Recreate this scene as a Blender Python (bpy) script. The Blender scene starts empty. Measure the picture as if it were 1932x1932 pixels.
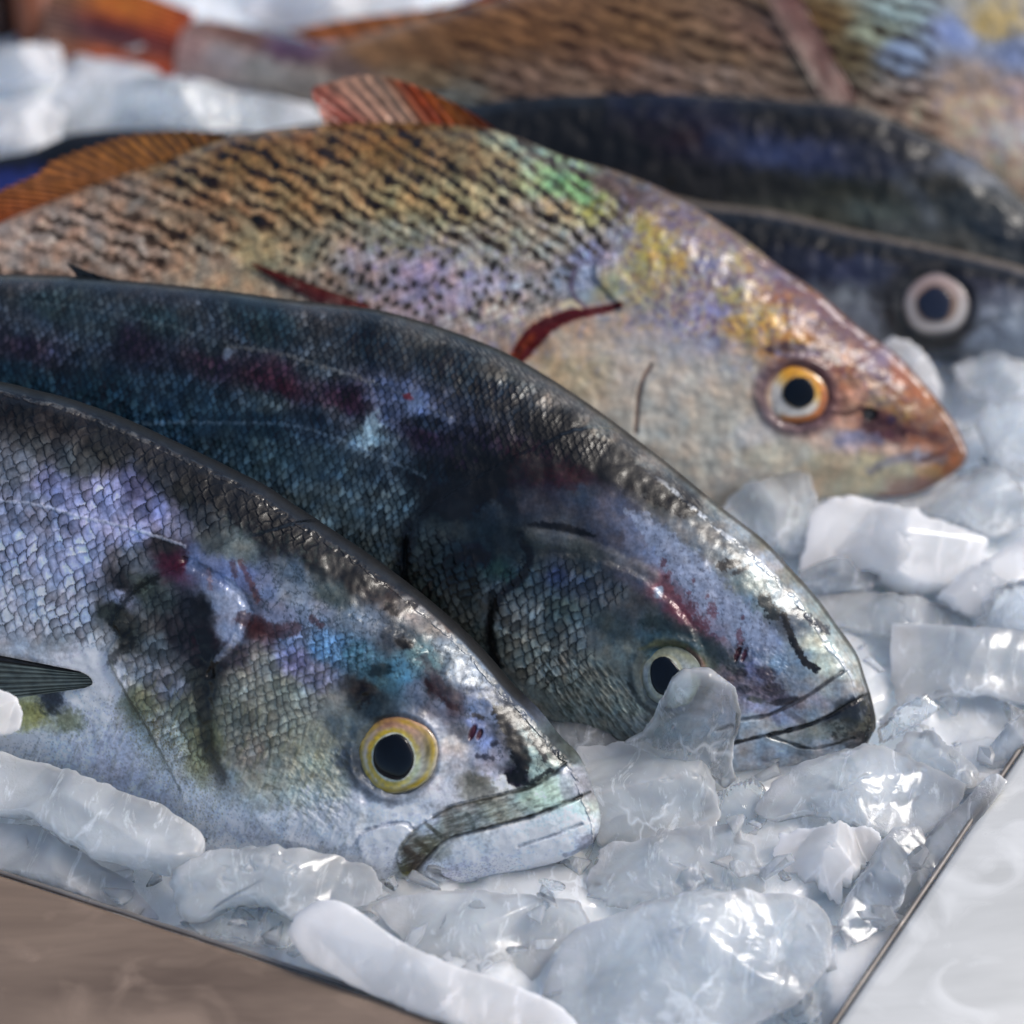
import bpy, math, random
import numpy as np
from mathutils import Vector

# ------------------------------------------------------------------ camera, world, light, exposure
SC = bpy.context.scene
COL = SC.collection
PITCH = math.radians(42.0)
DIST = 0.90
FRAME = 0.30            # metres across the frame at DIST
U = FRAME / 1932.0      # one tracing unit at DIST
FOCUS = 0.800
CP, SP = math.cos(PITCH), math.sin(PITCH)
CAM = np.array([0.0, -DIST * CP, DIST * SP])
FWD = np.array([0.0, CP, -SP]); RGT = np.array([1.0, 0, 0]); UPV = np.array([0.0, SP, CP])
cd = bpy.data.cameras.new('camera'); cam = bpy.data.objects.new('camera', cd); COL.objects.link(cam)
cam.location = CAM; cam.rotation_euler = (math.pi / 2 - PITCH, 0, 0)
cd.sensor_width = 36.0; cd.lens = 36.0 * DIST / FRAME
cd.clip_start = 0.02; cd.clip_end = 200
cd.dof.use_dof = True; cd.dof.focus_distance = FOCUS; cd.dof.aperture_fstop = 6.0
SC.camera = cam

SUN_EL, SUN_AZ = math.radians(50), math.radians(80)   # azimuth clockwise from +Y (away from the camera) to +X
world = bpy.data.worlds.new('World'); SC.world = world; world.use_nodes = True
wn = world.node_tree; bg = wn.nodes['Background']
sky = wn.nodes.new('ShaderNodeTexSky'); sky.sky_type = 'NISHITA'; sky.sun_disc = False
sky.sun_elevation = SUN_EL; sky.sun_rotation = SUN_AZ; sky.air_density = 1.0; sky.dust_density = 2.5; sky.ozone_density = 1.0
wn.links.new(sky.outputs[0], bg.inputs[0]); bg.inputs[1].default_value = 0.15
sl = bpy.data.lights.new('sun', 'SUN'); sl.energy = 1.75; sl.angle = math.radians(17); sl.color = (1.0, 0.96, 0.9)
sun = bpy.data.objects.new('sun', sl); COL.objects.link(sun)
sd = Vector((math.sin(SUN_AZ) * math.cos(SUN_EL), math.cos(SUN_AZ) * math.cos(SUN_EL), math.sin(SUN_EL)))
sun.rotation_euler = (-sd).to_track_quat('-Z', 'Y').to_euler(); sun.location = (0.4, 0.5, 0.8)
vs = SC.view_settings; vs.view_transform = 'Standard'; vs.look = 'None'; vs.exposure = 0.15; vs.gamma = 1.0
vs.use_curve_mapping = False
cy = SC.cycles
cy.use_denoising = True; cy.max_bounces = 10; cy.transmission_bounces = 8; cy.transparent_max_bounces = 8
cy.diffuse_bounces = 3; cy.glossy_bounces = 4; cy.caustics_refractive = True; cy.caustics_reflective = False
cy.blur_glossy = 0.6; cy.sample_clamp_indirect = 4.0
ALB = 0.84; SATUR = 1.0

# ------------------------------------------------------------------ projection helpers
def ray(px, py):
    px = np.asarray(px, float); py = np.asarray(py, float)
    k = FRAME / DIST / 1932.0
    return FWD + ((px - 966) * k)[..., None] * RGT + ((966 - py) * k)[..., None] * UPV
def project(P):
    d = P - CAM; z = d @ FWD; k = FRAME / DIST / 1932.0
    return 966 + (d @ RGT) / z / k, 966 - (d @ UPV) / z / k
def on_plane(px, py, Q, n):
    r = ray(px, py); t = ((Q - CAM) @ n) / (r @ n)
    return CAM + t[..., None] * r
def ground(px, py, z=0.0):
    return on_plane(np.array(px, float), np.array(py, float), np.array([0, 0, z]), np.array([0, 0, 1.0]))

# ------------------------------------------------------------------ noise
def _h(ix, iy, seed):
    h = (ix.astype(np.int64) * 374761393 + iy.astype(np.int64) * 668265263 + seed * 974634777) & 0xFFFFFFFF
    h = ((h ^ (h >> 13)) * 1274126177) & 0xFFFFFFFF
    h = ((h ^ (h >> 16)) * 2246822519) & 0xFFFFFFFF
    return (h ^ (h >> 15)) & 0xFFFFFFFF
def rnd(ix, iy, seed=0):
    return _h(np.asarray(ix), np.asarray(iy), seed) / 4294967295.0
def pn(x, y, seed=0):
    ix = np.floor(x); iy = np.floor(y); fx = x - ix; fy = y - iy
    u = fx * fx * fx * (fx * (fx * 6 - 15) + 10); v = fy * fy * fy * (fy * (fy * 6 - 15) + 10)
    def g(a, b):
        t = rnd(ix + a, iy + b, seed) * 2 * math.pi
        return np.cos(t) * (fx - a) + np.sin(t) * (fy - b)
    a = g(0, 0); b = g(1, 0); c = g(0, 1); d = g(1, 1)
    return 1.5 * (a + u * (b - a) + v * (c - a) + u * v * (a - b - c + d))
def fbm(x, y, s, o=4, seed=0, gain=0.55):
    r = 0; A = 1; T = 0
    for i in range(o):
        r = r + A * pn(x / s, y / s, seed + i * 17); T += A; A *= gain; s /= 2.03
    return r / T * 1.4
def ss(a, b, x):
    t = np.clip((x - a) / (b - a), 0, 1); return t * t * (3 - 2 * t)
def hexc(h):
    return np.array([int(h[i:i + 2], 16) / 255.0 for i in (0, 2, 4)])
def lin(c):
    c = np.clip(c, 0, 1); return np.where(c <= 0.04045, c / 12.92, ((c + 0.055) / 1.055) ** 2.4)
def spline(pts, n=8):
    p = np.array(pts, float); p = np.vstack([2 * p[0] - p[1], p, 2 * p[-1] - p[-2]])
    out = []
    for i in range(1, len(p) - 2):
        t = np.linspace(0, 1, n, endpoint=False)[:, None]
        a, b, c, d = p[i - 1], p[i], p[i + 1], p[i + 2]
        out.append(0.5 * ((2 * b) + (-a + c) * t + (2 * a - 5 * b + 4 * c - d) * t ** 2 + (-a + 3 * b - 3 * c + d) * t ** 3))
    out.append(p[-2][None]); return np.vstack(out)
def pts(s):
    return [tuple(float(v) for v in q.split(',')) for q in s.split()]
def dist_line(x, y, L):
    """distance to polyline, fraction along it, signed side"""
    best = np.full(x.shape, 1e9); fr = np.zeros(x.shape); sg = np.zeros(x.shape)
    L = np.array(L, float); seg = np.hypot(*np.diff(L, axis=0).T); tot = seg.sum(); acc = 0
    for i in range(len(L) - 1):
        ax, ay = L[i]; dx, dy = L[i + 1] - L[i]; l2 = dx * dx + dy * dy + 1e-9
        t = np.clip(((x - ax) * dx + (y - ay) * dy) / l2, 0, 1)
        ex = x - ax - t * dx; ey = y - ay - t * dy; d = np.hypot(ex, ey); m = d < best
        best = np.where(m, d, best); fr = np.where(m, (acc + t * seg[i]) / tot, fr)
        sg = np.where(m, np.sign(dx * ey - dy * ex), sg); acc += seg[i]
    return best, fr, sg
def inside(x, y, poly):
    c = np.zeros(x.shape, bool); n = len(poly)
    for i in range(n):
        x1, y1 = poly[i]; x2, y2 = poly[(i + 1) % n]
        if y1 == y2: continue
        m = ((y1 > y) != (y2 > y)) & (x < (x2 - x1) * (y - y1) / (y2 - y1) + x1)
        c ^= m
    return c
def scales(a, b, ra, rb, seed=0, over=1.9):
    i0 = np.floor(a / ra); e = np.full(a.shape, 9.0); rid = np.zeros(a.shape); dbb = np.zeros(a.shape)
    done = np.zeros(a.shape, bool)
    for k in (-2, -1, 0, 1):
        i = i0 + k; off = 0.5 * (np.mod(i, 2)); j = np.round(b / rb - off); bj = (j + off) * rb
        jit = (rnd(i, j, seed + 5) - .5) * .22 * ra
        db = (b - bj) / (rb * 0.53)
        ed = i * ra + ra * over * np.sqrt(np.clip(1 - np.abs(db) ** 1.8, 0, 1)) + jit
        m = (~done) & (a <= ed) & (np.abs(db) < 1)
        e = np.where(m, (ed - a) / ra, e); rid = np.where(m, rnd(i, j, seed), rid); dbb = np.where(m, db, dbb)
        done |= m
    return e, rid, dbb

# ------------------------------------------------------------------ object helpers
def tag(o, label=None, cat=None, group=None, kind=None):
    if label: o['label'] = label
    if cat: o['category'] = cat
    if group: o['group'] = group
    if kind: o['kind'] = kind
    return o
def empty(name, loc, label, cat, group=None):
    o = bpy.data.objects.new(name, None); o.empty_display_size = 0.01; o.location = loc; COL.objects.link(o)
    return tag(o, label, cat, group)
def mesh_obj(name, V, F, mat, parent=None, cols=None, mats=None, smooth=True, origin=None):
    V = np.asarray(V, float); F = np.asarray(F, np.int32)
    if parent is not None: V = V - np.array(parent.location)
    if origin is not None: V = V - np.asarray(origin)
    me = bpy.data.meshes.new(name); nv = len(V); nf, k = F.shape
    me.vertices.add(nv); me.vertices.foreach_set('co', V.astype(np.float32).ravel())
    me.loops.add(nf * k); me.loops.foreach_set('vertex_index', F.ravel())
    me.polygons.add(nf); me.polygons.foreach_set('loop_start', np.arange(0, nf * k, k, dtype=np.int32))
    me.polygons.foreach_set('loop_total', np.full(nf, k, np.int32))
    me.polygons.foreach_set('use_smooth', np.full(nf, smooth))
    me.update(); me.validate()
    if cols is not None:
        at = me.color_attributes.new('skin', 'FLOAT_COLOR', 'POINT')
        cl = np.clip(1.30 * lin(cols) ** 1.22 - 0.010, 0.0015, .9); lum = cl.mean(1, keepdims=True); cl = np.clip(lum + (cl - lum) * SATUR, 0, 1)
        at.data.foreach_set('color', np.hstack([cl * ALB, np.ones((nv, 1))]).astype(np.float32).ravel())
    if mats is not None:
        at = me.color_attributes.new('gloss', 'FLOAT_COLOR', 'POINT')
        at.data.foreach_set('color', np.hstack([mats, np.ones((nv, 1))]).astype(np.float32).ravel())
    me.materials.append(mat)
    o = bpy.data.objects.new(name, me); COL.objects.link(o)
    if parent is not None: o.parent = parent; 
    if origin is not None: o.location = origin
    return o
def grid_faces(nu, nv, wrap_v=False, flip=False):
    i = np.arange(nu - 1)[:, None]; j = np.arange(nv if wrap_v else nv - 1)[None]
    j2 = (j + 1) % nv
    f = np.stack([i * nv + j, (i + 1) * nv + j, (i + 1) * nv + j2, i * nv + j2], -1).reshape(-1, 4)
    return f[:, ::-1] if flip else f

# ------------------------------------------------------------------ materials
def new_mat(name):
    m = bpy.data.materials.new(name); m.use_nodes = True; nt = m.node_tree
    return m, nt, nt.nodes['Principled BSDF'], (lambda t: nt.nodes.new(t)), nt.links.new
def noise_node(nt, scale, detail=4, rough=0.6, dist=0.0, coord='Object', scl=None):
    tc = nt.nodes.new('ShaderNodeTexCoord'); n = nt.nodes.new('ShaderNodeTexNoise')
    n.inputs['Scale'].default_value = scale; n.inputs['Detail'].default_value = detail
    n.inputs['Roughness'].default_value = rough; n.inputs['Distortion'].default_value = dist
    if scl:
        mp = nt.nodes.new('ShaderNodeMapping'); mp.inputs['Scale'].default_value = scl
        nt.links.new(tc.outputs[coord], mp.inputs[0]); nt.links.new(mp.outputs[0], n.inputs['Vector'])
    else: nt.links.new(tc.outputs[coord], n.inputs['Vector'])
    return n
def ramp(nt, src, stops):
    r = nt.nodes.new('ShaderNodeValToRGB'); e = r.color_ramp.elements
    while len(e) < len(stops): e.new(0.5)
    for k, (p, c) in zip(e, stops): k.position = p; k.color = (*c, 1) if len(c) == 3 else c
    nt.links.new(src, r.inputs[0]); return r
def bump(nt, src, strength, dist, normal=None):
    b = nt.nodes.new('ShaderNodeBump'); b.inputs['Strength'].default_value = strength; b.inputs['Distance'].default_value = dist
    nt.links.new(src, b.inputs['Height'])
    if normal: nt.links.new(normal, b.inputs['Normal'])
    return b
def skin_material(name, spec=0.28, coat=0.45, coat_rough=0.16, bmp=0.00012, nscale=900):
    m, nt, P, N, L = new_mat(name)
    a = N('ShaderNodeAttribute'); a.attribute_name = 'skin'
    g = N('ShaderNodeAttribute'); g.attribute_name = 'gloss'
    n = noise_node(nt, nscale, 5, 0.65)
    mr = N('ShaderNodeMapRange'); mr.inputs[3].default_value = 0.92; mr.inputs[4].default_value = 1.09
    mr.inputs[1].default_value = 0.25; mr.inputs[2].default_value = 0.75
    L(n.outputs[0], mr.inputs[0])
    mx = N('ShaderNodeVectorMath'); mx.operation = 'SCALE'
    L(a.outputs['Color'], mx.inputs[0]); L(mr.outputs[0], mx.inputs['Scale']); L(mx.outputs[0], P.inputs['Base Color'])
    sep = N('ShaderNodeSeparateColor'); L(g.outputs['Color'], sep.inputs[0])
    L(sep.outputs[0], P.inputs['Roughness']); L(sep.outputs[1], P.inputs['Metallic'])
    cw = N('ShaderNodeMath'); cw.operation = 'MULTIPLY'; cw.inputs[1].default_value = coat
    L(sep.outputs[2], cw.inputs[0]); L(cw.outputs[0], P.inputs['Coat Weight'])
    P.inputs['Coat Roughness'].default_value = coat_rough; P.inputs['Specular IOR Level'].default_value = spec
    b = bump(nt, n.outputs[0], 0.5, bmp)
    n2 = noise_node(nt, 160, 3, 0.5); b2 = bump(nt, n2.outputs[0], 0.35, bmp * 2, b.outputs[0])
    L(b.outputs[0], P.inputs['Normal']); L(b2.outputs[0], P.inputs['Coat Normal'])
    return m
SKIN = skin_material('wet_fish_skin')
SKIN_SOFT = skin_material('wet_fish_skin_soft', nscale=600)
def fin_material():
    m = skin_material('wet_fin', coat=0.5); return m
FIN = fin_material()
def eye_material():
    m, nt, P, N, L = new_mat('glossy_eye')
    a = N('ShaderNodeAttribute'); a.attribute_name = 'skin'; L(a.outputs['Color'], P.inputs['Base Color'])
    P.inputs['Roughness'].default_value = 0.3; P.inputs['Coat Weight'].default_value = 1.0; P.inputs['Coat Roughness'].default_value = 0.03
    n = noise_node(nt, 500, 4); b = bump(nt, n.outputs[0], 0.3, 0.0001); L(b.outputs[0], P.inputs['Normal'])
    return m
EYE = eye_material()
def pupil_material():
    m, nt, P, N, L = new_mat('dark_pupil')
    n = noise_node(nt, 120, 2); r = ramp(nt, n.outputs[0], [(0.3, (0.0006, 0.001, 0.002)), (0.7, (0.001, 0.004, 0.009))])
    L(r.outputs[0], P.inputs['Base Color']); P.inputs['Roughness'].default_value = 0.06
    P.inputs['Specular IOR Level'].default_value = 0.2; P.inputs['Coat Weight'].default_value = .3; P.inputs['Coat Roughness'].default_value = .015
    return m
PUPIL = pupil_material()

# ------------------------------------------------------------------ the fish builder
class Fish:
    """body surface between a traced back line and belly line, standing in a leaning mid-plane; x, y are tracing units"""
    def __init__(s, name, label, cat, top, bot, belly, elev, angle, H, step=2.0, s_fine=None, prof=2.4, pw=0.55, tail_taper=260,
                 nose_taper=300, lift=0.0, group=None, s_end=None):
        B = ground([belly[0][0], belly[1][0]], [belly[0][1], belly[1][1]], lift)
        d = B[1] - B[0]; d /= np.linalg.norm(d); hn = np.array([d[1], -d[0], 0.0])
        if hn[1] > 0: hn = -hn
        e = math.radians(elev); s.n = hn * math.cos(e) + np.array([0, 0, math.sin(e)]); s.Q = B[0]
        ca, sa = math.cos(math.radians(angle)), math.sin(math.radians(angle)); s.ca, s.sa = ca, sa
        T = spline(top); Bt = spline(bot)
        def st(p): return p[:, 0] * ca + p[:, 1] * sa, p[:, 0] * sa - p[:, 1] * ca
        Ts, Tt = st(T); Bs, Btt = st(Bt)
        def mono(S_, t_):
            o = np.argsort(S_, kind='stable'); return S_[o], t_[o]
        Ts, Tt = mono(Ts, Tt); Bs, Btt = mono(Bs, Btt)
        s0 = max(Ts[0], Bs[0]); s1 = min(Ts[-1], Bs[-1]) if s_end is None else s_end
        sf = s0 if s_fine is None else s_fine
        a = np.arange(s0, sf, 14.0) if sf > s0 else np.array([])
        b = np.arange(sf, s1 - 40, step)
        k = int(40 / step * 1.8); c = s1 - 40 + 40 * np.sin(np.linspace(0, math.pi / 2, k + 2)[1:])
        S = np.concatenate([a, b, c]); S = np.unique(S)
        tt = np.interp(S, Ts, Tt); tb = np.interp(S, Bs, Btt)
        tt = np.maximum(tt, tb + 0.2)
        half = (tt - tb) / 2; mid = (tt + tb) / 2
        NR = int(half.max() * math.pi * 0.72 / step); th = np.linspace(0, math.pi, NR)
        # blend uniform-in-height with uniform-in-angle so the flank is sampled evenly
        tv = 0.55 * np.cos(th) + 0.45 * (1 - 2 * th / math.pi)
        NB = 14; thb = np.linspace(math.pi, 2 * math.pi, NB + 2)[1:-1]; tvb = np.cos(thb)
        Hs = H * np.clip((s1 - S) / nose_taper, 0, 1) ** 0.5 * np.clip((S - s0) / tail_taper, 0.03, 1) ** 0.6
        def px(t_):
            ta = mid[:, None] + half[:, None] * t_[None]; Sx = np.repeat(S[:, None], len(t_), 1)
            return Sx * ca + ta * sa, Sx * sa - ta * ca
        pf = lambda t_: np.clip(1 - np.abs(t_) ** prof, 0, 1) ** pw
        fx, fy = px(tv); bx, by = px(tvb)
        hf = Hs[:, None] * pf(tv)[None]; hb = -Hs[:, None] * pf(tvb)[None]
        X = np.hstack([fx, bx]); Y = np.hstack([fy, by]); Hh = np.hstack([hf, hb])
        s.shape = X.shape; s.P0 = on_plane(X.ravel(), Y.ravel(), s.Q, s.n); s.h = Hh.ravel() * U
        s.front = np.hstack([np.ones_like(fx, bool), np.zeros_like(bx, bool)]).ravel()
        s.tv = np.tile(np.concatenate([tv, tvb]), X.shape[0]); s.half = np.repeat(half, X.shape[1]); s.S = np.repeat(S, X.shape[1])
        P = s.P0 + s.h[:, None] * s.n
        s.x, s.y = project(P)
        s.topd = (1 - s.tv) * s.half; s.botd = (1 + s.tv) * s.half
        s.relief = np.zeros(s.x.shape); s.c = np.zeros((len(s.x), 3)) + 0.4
        s.rough = np.full(s.x.shape, 0.38); s.metal = np.zeros(s.x.shape); s.wet = np.ones(s.x.shape)
        i = len(S) // 2
        base = ground((belly[0][0] + belly[1][0]) / 2, (belly[0][1] + belly[1][1]) / 2, lift)
        s.root = empty(name, tuple(base), label, cat, group)
        s.name = name
    def field(s, data, warp=7, p=1.9, eps=60, seed=3, an=0, k=0.6):
        C = [q.split(',') for q in data.replace('\n', ' ').split()]
        wx = s.x + warp * fbm(s.x, s.y, 42, 3, seed) ; wy = s.y + warp * fbm(s.x, s.y, 42, 3, seed + 50)
        wx = wx + warp * .55 * fbm(s.x, s.y, 13, 3, seed + 70); wy = wy + warp * .55 * fbm(s.x, s.y, 13, 3, seed + 90)
        num = np.zeros_like(s.c); den = np.zeros(s.x.shape)
        for a, b, c in C:
            dx = wx - float(a); dy = wy - float(b); du = dx * math.cos(an) + dy * math.sin(an); dv = -dx * math.sin(an) + dy * math.cos(an)
            w = 1.0 / ((du * k) ** 2 + dv ** 2 + eps) ** p
            num += w[:, None] * hexc(c); den += w
        s.c = num / den[:, None]
    def mix(s, m, col, mode='mix'):
        if isinstance(col, str): col = hexc(col)
        m = np.clip(m, 0, 1)[:, None]
        s.c = s.c * (1 - m) + m * col if mode == 'mix' else s.c * (1 - m + m * col)
    def mul(s, f): s.c = s.c * f[:, None]
    def line(s, L, w, soft=None, taper=0.0, nz=0.0, ns=10, seed=1):
        """0..1 mask along a stroke"""
        if isinstance(L, str): L = pts(L)
        L = spline(L, 5); soft = w if soft is None else soft
        x0, y0 = L.min(0) - 4 * (w + soft) - 20; x1, y1 = L.max(0) + 4 * (w + soft) + 20
        m = np.zeros(s.x.shape); k = np.where((s.x > x0) & (s.x < x1) & (s.y > y0) & (s.y < y1) & s.front)[0]
        if len(k) == 0: return m
        d, f, _ = dist_line(s.x[k], s.y[k], L)
        ww = w * (1 - taper * np.abs(2 * f - 1) ** 2)
        if nz: d = d + nz * fbm(s.x[k], s.y[k], ns, 3, seed)
        m[k] = 1 - ss(ww * 0.5, ww * 0.5 + soft, d); return m
    def area(s, L, soft=4, nz=0.0, ns=14, seed=2):
        if isinstance(L, str): L = pts(L)
        L = spline(list(L) + [L[0]], 4)[:-1]
        pad = soft + nz * 2 + 10; x0, y0 = L.min(0) - pad; x1, y1 = L.max(0) + pad
        m = np.zeros(s.x.shape); k = np.where((s.x > x0) & (s.x < x1) & (s.y > y0) & (s.y < y1) & s.front)[0]
        if len(k) == 0: return m
        d, _, _ = dist_line(s.x[k], s.y[k], np.vstack([L, L[:1]])); d = np.where(inside(s.x[k], s.y[k], L), d, -d)
        if nz: d = d + nz * fbm(s.x[k], s.y[k], ns, 4, seed)
        m[k] = ss(-soft, soft, d); return m
    def blob(s, x, y, rx, ry, ang=0, soft=0.35, nz=0.0, ns=12, seed=3):
        ca, sa = math.cos(math.radians(ang)), math.sin(math.radians(ang))
        dx = s.x - x; dy = s.y - y; d = np.hypot((dx * ca + dy * sa) / rx, (-dx * sa + dy * ca) / ry)
        m = np.zeros(s.x.shape); k = np.where((d < 2.5) & s.front)[0]
        dd = d[k] + (nz * fbm(s.x[k], s.y[k], ns, 4, seed) if nz else 0)
        m[k] = 1 - ss(1 - soft, 1 + soft, dd); return m
    def raise_(s, m, amt): s.relief += m * amt
    def do_scales(s, mask, ang, ra, rb, amp, dark, tint, seed=0, warp=5, bend=None, line_w=0.3, shade=(0.02, 0.03, 0.03), over=1.9):
        t = math.radians(ang); k = np.where((mask > 0.01) & s.front)[0]
        x = s.x[k] + warp * fbm(s.x[k], s.y[k], 70, 2, seed + 9); y = s.y[k] + warp * fbm(s.x[k], s.y[k], 70, 2, seed + 19)
        a = -(x * math.cos(t) + y * math.sin(t)); b = -x * math.sin(t) + y * math.cos(t)
        if bend: a, b = bend(a, b, x, y)
        e, rid, db = scales(a, b, ra, rb, seed, over)
        m = mask[k]
        ln = 1 - ss(line_w * 0.2, line_w * .85, e + 0.08 * pn(x / 5, y / 5, seed + 3)); ln = ln * np.clip(.7 + .9 * pn(x / 34, y / 34, seed + 4), .15, 1.1)
        s.relief[k] += m * amp * (np.exp(-e * 1.3) - 0.5)
        c = s.c[k]; f = 1 + tint * (rid - 0.5) * 2 * m
        hue = (rnd(np.floor(rid * 9999), np.floor(rid * 777), 4) - .5)[:, None] * np.array([0.10, -0.02, -0.10]) * (tint * 2)
        sheen = .80 + .34 * ss(0, 1.0, e) + .10 * pn(x / 4, y / 12, seed + 6)
        c = c * (f * (1 - m + m * sheen))[:, None] * (1 + hue * m[:, None])
        dm = (ln * dark * m)[:, None]
        s.c[k] = c * (1 - dm) + dm * np.array(shade)
        return k, e, rid
    def speckle(s, mask, cell, r, col, alpha=0.8, prob=0.7, seed=0):
        """little pigment dots"""
        k = np.where((mask > 0.02) & s.front)[0]; x = s.x[k] / cell; y = s.y[k] / cell; best = np.full(len(k), 9.0)
        for a in (-1, 0, 1):
            for b in (-1, 0, 1):
                ix = np.floor(x) + a; iy = np.floor(y) + b
                ok = rnd(ix, iy, seed + 2) < prob * mask[k]
                d = np.hypot(x - ix - rnd(ix, iy, seed), y - iy - rnd(ix, iy, seed + 1)) + np.where(ok, 0, 9) - rnd(ix, iy, seed + 3) * r / cell * .5
                best = np.minimum(best, d)
        m = np.zeros(s.x.shape); m[k] = 1 - ss(r / cell * 0.5, r / cell * 1.3, best); s.mix(m * alpha, col)
    def finish(s, mat=None, extra=()):
        s.h = s.h + s.relief * U * s.front
        P = s.P0 + s.h[:, None] * s.n
        s.P = P
        if getattr(s, 'sat', 1) != 1:
            l_ = s.c.mean(1, keepdims=True); s.c = np.clip(l_ + (s.c - l_) * s.sat, 0, 1)
        s.c = np.clip(s.c, 0, 1)
        edge = ss(3, 12, s.topd); s.wet = s.wet * (.2 + .8 * edge); s.rough = s.rough + (1 - edge) * .25; gl = ss(10, 14, s.topd) * (1 - ss(26, 40, s.topd)); s.wet = np.maximum(s.wet, gl); s.rough -= gl * .08
        nu, nv = s.shape
        mats = np.stack([np.clip(s.rough, 0.05, 1), np.clip(s.metal, 0, 1), np.clip(s.wet, 0, 1)], 1)
        o = mesh_obj('body', P, grid_faces(nu, nv, True), mat or SKIN, s.root, s.c, mats)
        s.body = o; return o
    def at(s, x, y, lift=0.0):
        """points on the fish surface under tracing coordinates"""
        k = np.where(s.front)[0]; out = []
        for a, b in zip(np.ravel(x), np.ravel(y)):
            j = k[np.argmin((s.x[k] - a) ** 2 + (s.y[k] - b) ** 2)]; out.append(s.h[j])
        return np.array(out)
    def disc(s, name, cx, cy, rx, ry, ang, dome, paint, mat, lift=0.0, nr=26, na=72, parent=None, base=None, edge=1.0):
        """a domed round part (eye, pupil) seated on the body at cx, cy"""
        h0 = (s.at([cx], [cy])[0] if base is None else base)
        r = np.concatenate([[0.001], np.linspace(0, 1, nr)[1:]]); a = np.linspace(0, 2 * math.pi, na, endpoint=False)
        R, A = np.meshgrid(r, a, indexing='ij'); ca, sa = math.cos(math.radians(ang)), math.sin(math.radians(ang))
        wob = 1 + .022 * np.sin(3 * A + cx) + .016 * np.sin(5 * A + cy) + .012 * pn(np.cos(A) * 4 + cx, np.sin(A) * 4, 3)
        X = rx * R * np.cos(A) * wob; Y = ry * R * np.sin(A) * wob
        x = cx + X * ca - Y * sa; y = cy + X * sa + Y * ca
        hh = (dome * np.sqrt(np.clip(1 - (R * 0.96) ** 2, 0, 1)) + lift) * U + h0
        # local frame of the fish plane so that the part sits where it was traced at that height
        P = on_plane(x.ravel(), y.ravel(), s.Q + s.n * h0, s.n) + ((hh.ravel() - h0)[:, None]) * s.n
        Pb = on_plane(x[-1], y[-1], s.Q + s.n * h0, s.n) - s.n * (abs(dome) * 0.6 + 6) * U
        V = np.vstack([P, Pb]); n1 = nr
        F = grid_faces(nr, na, True)
        j = np.arange(na); F2 = np.stack([(nr - 1) * na + j, nr * na + j, nr * na + (j + 1) % na, (nr - 1) * na + (j + 1) % na], 1)
        F = np.vstack([F, F2])
        c = None
        if paint is not None:
            c = paint(R.ravel(), A.ravel(), x.ravel(), y.ravel()); c = np.vstack([c, c[-na:]])
        if parent is not None:
            o = mesh_obj(name, V - np.array(s.root.location), F[:, ::-1], mat, None, c); o.parent = parent; return o
        return mesh_obj(name, V, F[:, ::-1], mat, s.root, c)
    def fin(s, name, base, tip, paint, rays=24, h0=0.0, h1=0.0, nu=160, nv=40, amp=1.2, thick=1.6, label=None, ragged=0.0):
        """a rayed fin between a base line and a free edge, in the fish's own plane, with real thickness"""
        b = spline(base, 10); t = spline(tip, 10)
        def resample(L):
            d = np.r_[0, np.cumsum(np.hypot(*np.diff(L, axis=0).T))]; q = np.linspace(0, d[-1], nu)
            return np.stack([np.interp(q, d, L[:, 0]), np.interp(q, d, L[:, 1])], 1)
        b = resample(b); t = resample(t); v = np.linspace(0, 1, nv); uu = np.linspace(0, 1, nu)
        if ragged:
            rg = ragged * (np.mod(uu * rays, 1.0) - 0.5) ; L = np.hypot(*(t - b).T)[:, None]
            t = b + (t - b) * (1 + (rg / (L[:, 0] + 1)))[:, None]
        X = b[:, None, 0] * (1 - v) + t[:, None, 0] * v; Y = b[:, None, 1] * (1 - v) + t[:, None, 1] * v
        UU = np.repeat(uu[:, None], nv, 1); VV = np.repeat(v[None], nu, 0)
        hh = h0 + (h1 - h0) * VV + amp * np.cos(2 * math.pi * rays * UU) * (1 - 0.4 * VV) + 2.5 * fbm(X, Y, 40, 2, 8)
        P0 = on_plane(X.ravel(), Y.ravel(), s.Q + s.n * h0 * U, s.n) - s.n * h0 * U
        Pf = P0 + (hh.ravel() + thick * (1 - .7 * VV.ravel()))[:, None] * s.n * U; Pb = P0 + hh.ravel()[:, None] * s.n * U
        c = paint(UU.ravel(), VV.ravel(), X.ravel(), Y.ravel(), rays)
        n = nu * nv; F = grid_faces(nu, nv); Fb = F[:, ::-1] + n
        i = np.arange(nu - 1); j = np.arange(nv - 1); E = []
        for col in (0, nv - 1): E.append(np.stack([i * nv + col, (i + 1) * nv + col, (i + 1) * nv + col + n, i * nv + col + n], 1))
        for row in (0, nu - 1): E.append(np.stack([row * nv + j, row * nv + j + 1, row * nv + j + 1 + n, row * nv + j + n], 1))
        F = np.vstack([F, Fb] + E); V = np.vstack([Pf, Pb]); c = np.vstack([c, c])
        m = np.tile([0.42, 0.0, 0.8], (len(V), 1))
        o = mesh_obj(name, V, F, FIN, s.root, c, m)
        if label: o['label'] = label
        return o
def fin_paint(stops, ray_dark=0.25, ray_light=0.1, seed=0):
    cs = [(v, hexc(c)) for v, c in stops]
    def f(u, v, x, y, rays):
        c = np.stack([np.interp(u, [q[0] for q in cs], [q[1][k] for q in cs]) for k in range(3)], 1)
        r = np.cos(2 * math.pi * rays * u); c = c * (1 + ray_light * r - ray_dark * (r < -0.4))[:, None]
        st = pn(u * rays * 3, v * 3, seed) * 0.18 + fbm(x, y, 20, 3, seed) * 0.15
        return np.clip(c * (1 + st)[:, None], 0, 1)
    return f
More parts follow.
